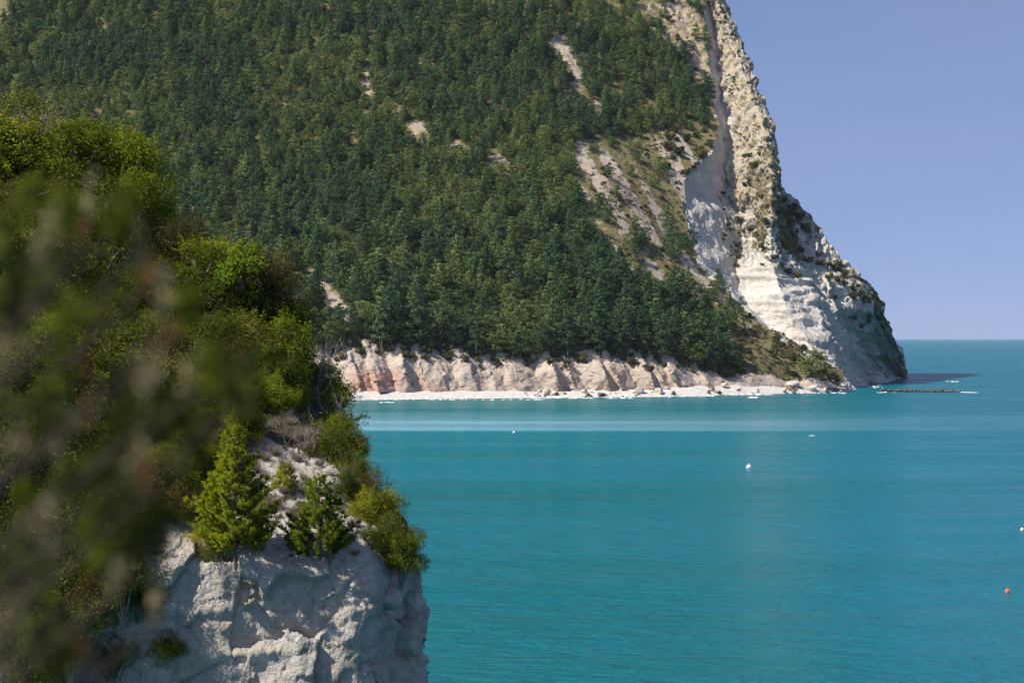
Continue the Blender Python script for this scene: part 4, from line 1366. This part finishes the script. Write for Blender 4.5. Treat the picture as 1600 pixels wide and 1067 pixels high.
NEAR = [
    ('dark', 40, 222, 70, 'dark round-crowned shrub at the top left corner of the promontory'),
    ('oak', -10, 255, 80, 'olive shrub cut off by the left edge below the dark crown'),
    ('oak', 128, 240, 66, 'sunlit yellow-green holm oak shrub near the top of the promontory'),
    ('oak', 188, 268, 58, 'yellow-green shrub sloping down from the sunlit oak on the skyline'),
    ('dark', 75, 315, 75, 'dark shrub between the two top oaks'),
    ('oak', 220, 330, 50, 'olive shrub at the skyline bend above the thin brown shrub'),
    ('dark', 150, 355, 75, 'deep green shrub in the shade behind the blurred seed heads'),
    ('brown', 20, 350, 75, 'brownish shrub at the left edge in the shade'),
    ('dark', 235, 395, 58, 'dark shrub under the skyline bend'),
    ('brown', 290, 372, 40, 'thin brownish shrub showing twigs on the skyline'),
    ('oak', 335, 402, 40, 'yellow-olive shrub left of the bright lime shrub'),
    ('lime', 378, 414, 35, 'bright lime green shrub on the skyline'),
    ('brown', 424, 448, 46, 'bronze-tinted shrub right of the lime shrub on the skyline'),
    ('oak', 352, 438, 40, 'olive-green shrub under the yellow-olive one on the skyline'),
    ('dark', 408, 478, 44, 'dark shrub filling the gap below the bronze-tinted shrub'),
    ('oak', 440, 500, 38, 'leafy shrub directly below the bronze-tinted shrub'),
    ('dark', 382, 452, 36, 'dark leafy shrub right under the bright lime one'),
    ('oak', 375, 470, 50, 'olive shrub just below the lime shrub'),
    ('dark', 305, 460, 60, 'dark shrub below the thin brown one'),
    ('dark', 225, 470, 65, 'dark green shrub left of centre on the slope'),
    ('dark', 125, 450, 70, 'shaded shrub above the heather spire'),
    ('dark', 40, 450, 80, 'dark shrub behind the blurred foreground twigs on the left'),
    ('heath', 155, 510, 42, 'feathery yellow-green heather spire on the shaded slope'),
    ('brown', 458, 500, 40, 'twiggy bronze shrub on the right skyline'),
    ('oak', 430, 560, 55, 'leafy olive shrub in the middle of the right skyline'),
    ('dark', 385, 550, 55, 'dark shrub behind the leafy olive one'),
    ('oak', 475, 598, 48, 'yellow-green leafy shrub at the right skyline above the beach'),
    ('oak', 505, 640, 42, 'small-leaved shrub overhanging the right edge at beach level'),
    ('dark', 446, 615, 42, 'dark leafy shrub just above the bare clay'),
    ('brown', 330, 560, 55, 'brownish shrub in the middle of the slope'),
    ('dark', 265, 570, 65, 'dark shrub in the hollow of the slope'),
    ('dark', 180, 590, 70, 'dark shrub right of the left-hand blurred twigs'),
    ('dark', 90, 590, 75, 'very dark shrub in the shade of the left slope'),
    ('dark', 10, 600, 80, 'dark shrub at the left edge at half height'),
    ('oak', 520, 690, 38, 'olive shrub on the right rim below beach level'),
    ('dark', 505, 705, 30, 'dark shrub hanging beside the dry grass'),
    ('dark', 545, 735, 34, 'dark shrub on the rim above the white rock notch'),
    ('brown', 568, 772, 34, 'dull twiggy shrub at the white rock notch'),
    ('dark', 540, 768, 26, 'dark shrub right of the right-hand young pine'),
    ('oak', 582, 800, 36, 'yellow-green shrub on the rim just above its tip'),
    ('dark', 606, 838, 34, 'dark shrub spilling over the rim between two lighter ones'),
    ('dark', 592, 812, 34, 'dark low shrub on the rim near its tip'),
    ('brown', 612, 840, 30, 'brown-leaved shrub just above the tip shrub'),
    ('oak', 628, 868, 32, 'last small shrub at the tip of the rim above the sea'),
    ('dark', 250, 650, 55, 'dark shrub above the grey dead bush'),
    ('brown', 320, 640, 48, 'brownish low shrub above the tall young pine'),
    ('dark', 170, 690, 70, 'dark shrub in the shade left of the dead bush'),
    ('dark', 70, 710, 80, 'dark shrub low on the left slope'),
    ('dark', 0, 780, 85, 'dark shrub at the lower left edge'),
    ('dark', 215, 790, 55, 'dark shrub left of the yellow-flowered bush'),
    ('dark', 130, 810, 75, 'dark shrub overhanging the cliff at lower left'),
    ('dark', 60, 880, 80, 'shaded shrub hanging over the lower left cliff'),
    ('dark', 190, 895, 52, 'dark shrub hanging in front of the shaded cliff'),
    ('dark', 110, 960, 75, 'dark shrub near the lower left corner'),
    ('dark', 20, 1010, 85, 'darkest shrub in the lower left corner'),
    ('heath', 182, 1030, 30, 'small yellow-green tuft shrub low on the shaded cliff'),
    ('dark', 262, 1010, 24, 'small dark plant on the lower cliff face'),
    ('dark', 235, 930, 30, 'small dark shrub at the left end of the bare cliff'),
    ('dark', 310, 800, 34, 'dark low shrub behind the yellow-flowered bush'),
    ('dark', 345, 850, 34, 'dark undergrowth at the foot of the tall young pine'),
    ('yellow', 303, 848, 17, 'small bush with yellow flowers left of the tall young pine'),
    ('dead', 280, 715, 48, 'grey leafless bush left of the tall young pine'),
    ('dead', 320, 695, 36, 'bare twiggy bush behind the tip of the tall young pine'),
    ('dead', 470, 690, 34, 'grey dead bush on the bare clay strip'),
    ('dead', 492, 570, 40, 'bundle of pale bare branches on the right skyline'),
    ('dead', 400, 500, 40, 'pale bare branches among the shrubs below the lime shrub'),
    ('dead', 520, 655, 34, 'pale bare branches at the right rim above the water'),
    ('dead', 235, 560, 50, 'bare grey branches in the shaded hollow'),
    ('dead', 590, 800, 26, 'bare twigs at the rim near its tip'),
    ('dead', 70, 190, 32, 'bare twigs in the topmost dark crown'),
]
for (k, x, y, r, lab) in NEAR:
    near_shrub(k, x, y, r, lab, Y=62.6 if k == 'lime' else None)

# dry grass tufts on the clay, and low undergrowth as ground cover
tp, tr_, ts, ti = [], [], [], []
for k in range(170):
    if g.uniform() < 0.7:
        y = g.uniform(640, 875); x = np.interp(y, [640, 875], [400, 530]) + g.normal() * 70
    else:
        x = g.uniform(220, 400); y = g.uniform(640, 800)
    if x < 215 or x > 640:
        continue
    h = shoot(x, y, [bvh_prom])
    if h is None or h.z < 24.3:
        continue
    tp.append(h[:]); tr_.append((g.normal() * 0.3 - 0.4, g.normal() * 0.3, g.uniform(0, 6.28))); s = g.uniform(0.1, 0.32); ts.append((s, s, s)); ti.append(int(g.integers(0, 3)))
instancer('dry_grass', tp, tr_, ts, ti, TUFT, 'dry greyish grass tufts on the bare clay of the promontory')
up, ur, us, ui = [], [], [], []
for k in range(800):
    x = g.uniform(-60, 600); y = g.uniform(180, 900)
    h = shoot(x, y, [bvh_prom])
    if h is None or h.z < 24.0:
        continue
    clay = abs(x - np.interp(y, [640, 880], [415, 545])) < 62 and y > 640
    if clay or (x > 330 and y > 720) or (y > 820 and x > 215):
        continue
    up.append((h.x, h.y, h.z - 0.25)); ur.append((0, 0, g.uniform(0, 6.28))); s = g.uniform(0.4, 0.85); us.append((s, s, s * 0.9)); ui.append(int(g.integers(0, 4)))
instancer('undergrowth', up, ur, us, ui, [SH['dark'][0][0], SH['dark'][1][0], SH['brown'][0][0], SH['oak'][0][0]], 'low dark scrub filling the gaps between the shrubs')


# young pines on the clay slope
def young_pine(seed, h, rad):
    g = np.random.default_rng(seed)
    parts = [tube([(0, 0, -0.3), (g.normal() * 0.03, g.normal() * 0.03, h * 0.5), (0, 0, h)], [0.05, 0.035, 0.008], 6)]
    C, D, L, W, O = [], [], [], [], []
    nl = int(h * 7.5)
    for k in range(nl):
        t = (k + 0.3) / nl
        z = h * (0.05 + 0.95 * t)
        rr = rad * (1 - t) ** 0.75 * (0.75 + 0.4 * g.uniform()) + 0.06
        nb = int(4 + 7 * (1 - t))
        a0 = g.uniform(0, 6.28)
        for j in range(nb):
            a = a0 + j * 6.283 / nb + g.normal() * 0.3
            ln = rr * g.uniform(0.65, 1.1)
            o = np.array([math.cos(a), math.sin(a), 0])
            end = np.array([0, 0, z]) + o * ln + np.array([0, 0, ln * 0.42])
            mid = np.array([0, 0, z]) + o * ln * 0.55 + np.array([0, 0, ln * 0.08])
            parts.append(tube([(0, 0, z), mid, end], [0.014, 0.01, 0.005], 4))
            ns = max(3, int(ln / 0.06))
            for s in range(ns):
                u = 0.3 + 0.7 * s / (ns - 1)
                c = (mid if u < 0.5 else mid * (1 - (u - .5) * 2) + end * (u - .5) * 2) + g.normal(size=3) * 0.035
                m = 18
                dd = g.normal(size=(m, 3)) * 0.55 + unit(end - mid) * 0.8 + np.array([0, 0, 0.55])
                l_ = g.uniform(0.09, 0.16, m)
                C.append(c + unit(dd) * l_[:, None] * 0.5); D.append(dd); L.append(l_); W.append(np.full(m, 0.02)); O.append(dd + np.array([0, 0, 0.4]) + o * 0.5)
    nv_, nf_ = blades(np.concatenate(C), np.concatenate(D), np.concatenate(L), np.concatenate(W), g, np.concatenate(O))
    tv_, tf_ = join(parts)
    return soft(mesh_from('young_pine_needles', nv_, nf_, [M['needle']]), nv_), mesh_from('young_pine_trunk', tv_, tf_, [M['bark']])


for (x, yb, hp, wr, lab, sd) in [(368, 872, 202, 76, 'tallest bright green young pine on the clay slope', 801), (500, 876, 132, 60, 'shorter young pine at the cliff brink right of the tallest', 802), (447, 775, 46, 20, 'tiny young pine on bare clay between the two larger ones', 803)]:
    h = shoot(x, yb - 12, [bvh_prom])
    Y = h.y if h is not None else 51.0
    p = at(x, yb, Y)
    hm = hp / FPX * Y
    nm, tm_ = young_pine(sd, hm, wr / FPX * Y)
    gp = ground_under(p)
    e = link('young_pine', None, loc=(p[0], p[1] - 0.1, p[2]), label=lab, cat='tree')
    link('crown', nm, e)
    link('trunk', tm_, e)

# ------------------------------------------------------------------ blurred plant right in front of the camera, with the ground it grows on
g = np.random.default_rng(31)
lx = np.linspace(-6, 6, 60); ly = np.linspace(-3, 2.6, 40)
LX, LY = np.meshgrid(lx, ly)
LZ = 28.35 + 0.12 * fbm(np.stack([LX, LY, LX * 0], -1), 3, 301) - 0.5 * np.clip(LY - 1.4, 0, None) ** 2
LP = np.stack([LX, LY, LZ], -1)
sk = LP[-1].copy(); sk[:, 2] = -2; sk[:, 1] += 3
LP = np.concatenate([LP, sk[None]], 0)
link('cliff_top_ground', mesh_from('cliff_top_ground', LP.reshape(-1, 3), grid_faces(*LP.shape[:2]), [M['near_rock']], True,
     attrs={'veg': np.full(LP.shape[:2], 0.6), 'ochre': np.zeros(LP.shape[:2]), 'stain': np.full(LP.shape[:2], -1.0)}), kind='structure', label='scrubby cliff top under the viewpoint')

fg = link('heather_bush', None, loc=(-0.3, 1.35, 28.33), label='blurred heather bush with dry seed heads close to the camera', cat='shrub')


def fgp(px, py, Y):
    return at(px, py, Y) - np.array(fg.location[:])


stems, leaves, heads, heads2 = [], [], [], []
# (px, py, length px, kind) of shoots seen in the photo: s = dry spike, r = reddish head, l = green leaves, d = leaves coloured dark for shade
SHOOTS = [(45, 310, 60, 'l'), (95, 325, 55, 'l'), (140, 320, 60, 's'), (128, 362, 38, 'r'), (75, 370, 80, 's'), (5, 360, 50, 'l'), (215, 375, 60, 's'), (232, 422, 45, 'r'), (185, 340, 50, 'l'), (255, 465, 70, 's'), (292, 480, 48, 'l'), (268, 528, 45, 'r'),
          (300, 575, 60, 's'), (330, 570, 45, 'l'), (230, 590, 70, 's'), (130, 570, 50, 'r'), (90, 580, 60, 'l'), (40, 500, 80, 's'), (10, 540, 70, 's'), (105, 490, 60, 'l'), (345, 615, 60, 'd'), (380, 600, 55, 'd'), (140, 640, 40, 'r'), (95, 690, 80, 's'), (30, 660, 70, 's'),
          (215, 720, 75, 's'), (232, 745, 45, 'r'), (210, 765, 50, 'l'), (35, 795, 55, 'l'), (70, 830, 70, 's'), (140, 825, 50, 'l'), (155, 870, 50, 'l'), (180, 900, 50, 's'), (128, 925, 30, 'r'), (75, 905, 60, 'l'), (30, 950, 80, 's'), (60, 990, 50, 'l'), (10, 1000, 90, 's'), (130, 1020, 35, 'r'), (245, 945, 35, 's'),
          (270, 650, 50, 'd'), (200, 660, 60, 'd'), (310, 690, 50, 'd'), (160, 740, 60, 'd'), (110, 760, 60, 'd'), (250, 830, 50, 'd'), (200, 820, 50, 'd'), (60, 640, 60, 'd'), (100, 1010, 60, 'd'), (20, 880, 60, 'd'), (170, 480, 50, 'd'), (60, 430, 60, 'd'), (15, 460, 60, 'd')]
root = np.array([0, 0, 0.0])
for (x, y, ln, kd) in SHOOTS:
    Y = g.uniform(1.15, 1.6)
    c = fgp(x, y, Y)
    L_ = ln / FPX * Y
    ax = unit(np.array([0.15 + g.normal() * 0.15, g.normal() * 0.2, 1.0]))
    a, b = c - ax * L_ * 0.6, c + ax * L_ * 0.6
    base = np.array([-0.42 + 0.1 * g.normal(), c[1] * 0.4, 0])
    stems.append(tube([base, np.array([min(-0.33, a[0] - 0.1), a[1], a[2] - 0.35]), a, b], [0.004, 0.002, 0.0011, 0.0007], 5))
    if kd in 'sr':
        n = 26 if kd == 's' else 18
        u = g.uniform(-0.5, 0.5, n)
        C = c + ax * (u * L_ * 1.15)[:, None] + g.normal(size=(n, 3)) * L_ * (0.13 if kd == 's' else 0.16)
        (heads if kd == 's' else heads2).append(blades(C, ax * 0.8 + g.normal(size=(n, 3)) * 0.6, g.uniform(0.006, 0.012, n), g.uniform(0.003, 0.006, n), g))
    else:
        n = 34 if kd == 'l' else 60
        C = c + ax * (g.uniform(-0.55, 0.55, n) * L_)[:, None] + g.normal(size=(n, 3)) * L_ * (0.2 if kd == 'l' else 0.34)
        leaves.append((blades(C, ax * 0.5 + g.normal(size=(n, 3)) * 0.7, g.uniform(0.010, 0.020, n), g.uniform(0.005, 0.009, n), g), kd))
v, f = join(stems); link('stems', mesh_from('stems', v, f, [plain_mat('dark_stem', (0.03, 0.025, 0.018), (0.07, 0.055, 0.04), 30)]), fg, kind='stuff')
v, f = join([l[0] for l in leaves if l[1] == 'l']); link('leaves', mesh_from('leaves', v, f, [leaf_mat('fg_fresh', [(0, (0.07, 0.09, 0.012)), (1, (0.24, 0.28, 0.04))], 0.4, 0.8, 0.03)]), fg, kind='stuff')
v, f = join([l[0] for l in leaves if l[1] == 'd']); link('inner_leaves', mesh_from('inner_leaves', v, f, [leaf_mat('fg_inner', [(0, (0.02, 0.03, 0.008)), (1, (0.075, 0.09, 0.02))], 0.25, 0.8, 0.03)]), fg, kind='stuff')  # darker leaf colour stands in for the shade within the bush
v, f = join(heads); link('seed_heads', mesh_from('seed_heads', v, f, [leaf_mat('fg_seed', [(0, (0.11, 0.095, 0.05)), (1, (0.33, 0.29, 0.17))], 0.2, 0.8, 0.03)]), fg, kind='stuff')
v, f = join(heads2); link('rusty_seed_heads', mesh_from('rusty_seed_heads', v, f, [leaf_mat('fg_rust', [(0, (0.14, 0.075, 0.035)), (1, (0.4, 0.2, 0.085))], 0.2, 0.8, 0.03)]), fg, kind='stuff')
print('objects', len(bpy.data.objects))

# ------------------------------------------------------------------ thin sea haze: one closed box of even air round everything
hz_m = bpy.data.materials.new('thin_haze'); hz_m.use_nodes = True
hz_m.node_tree.nodes.clear()
hz_o = hz_m.node_tree.nodes.new('ShaderNodeOutputMaterial')
hz_v = hz_m.node_tree.nodes.new('ShaderNodeVolumePrincipled')
hz_v.inputs['Color'].default_value = (0.72, 0.84, 1.0, 1)
hz_v.inputs['Density'].default_value = 0.000016
hz_m.node_tree.links.new(hz_v.outputs[0], hz_o.inputs['Volume'])
hx, hy0, hy1, hz0, hz1 = S + 200, -900.0, S + 200, -8.0, 520.0
hv = [(x, y, z) for z in (hz0, hz1) for (x, y) in ((-hx, hy0), (hx, hy0), (hx, hy1), (-hx, hy1))]
hf = [(0, 3, 2, 1), (4, 5, 6, 7), (0, 1, 5, 4), (1, 2, 6, 5), (2, 3, 7, 6), (3, 0, 4, 7)]
link('haze', mesh_from('haze', hv, hf, [hz_m]), kind='stuff', label='thin bluish sea haze over the whole bay')
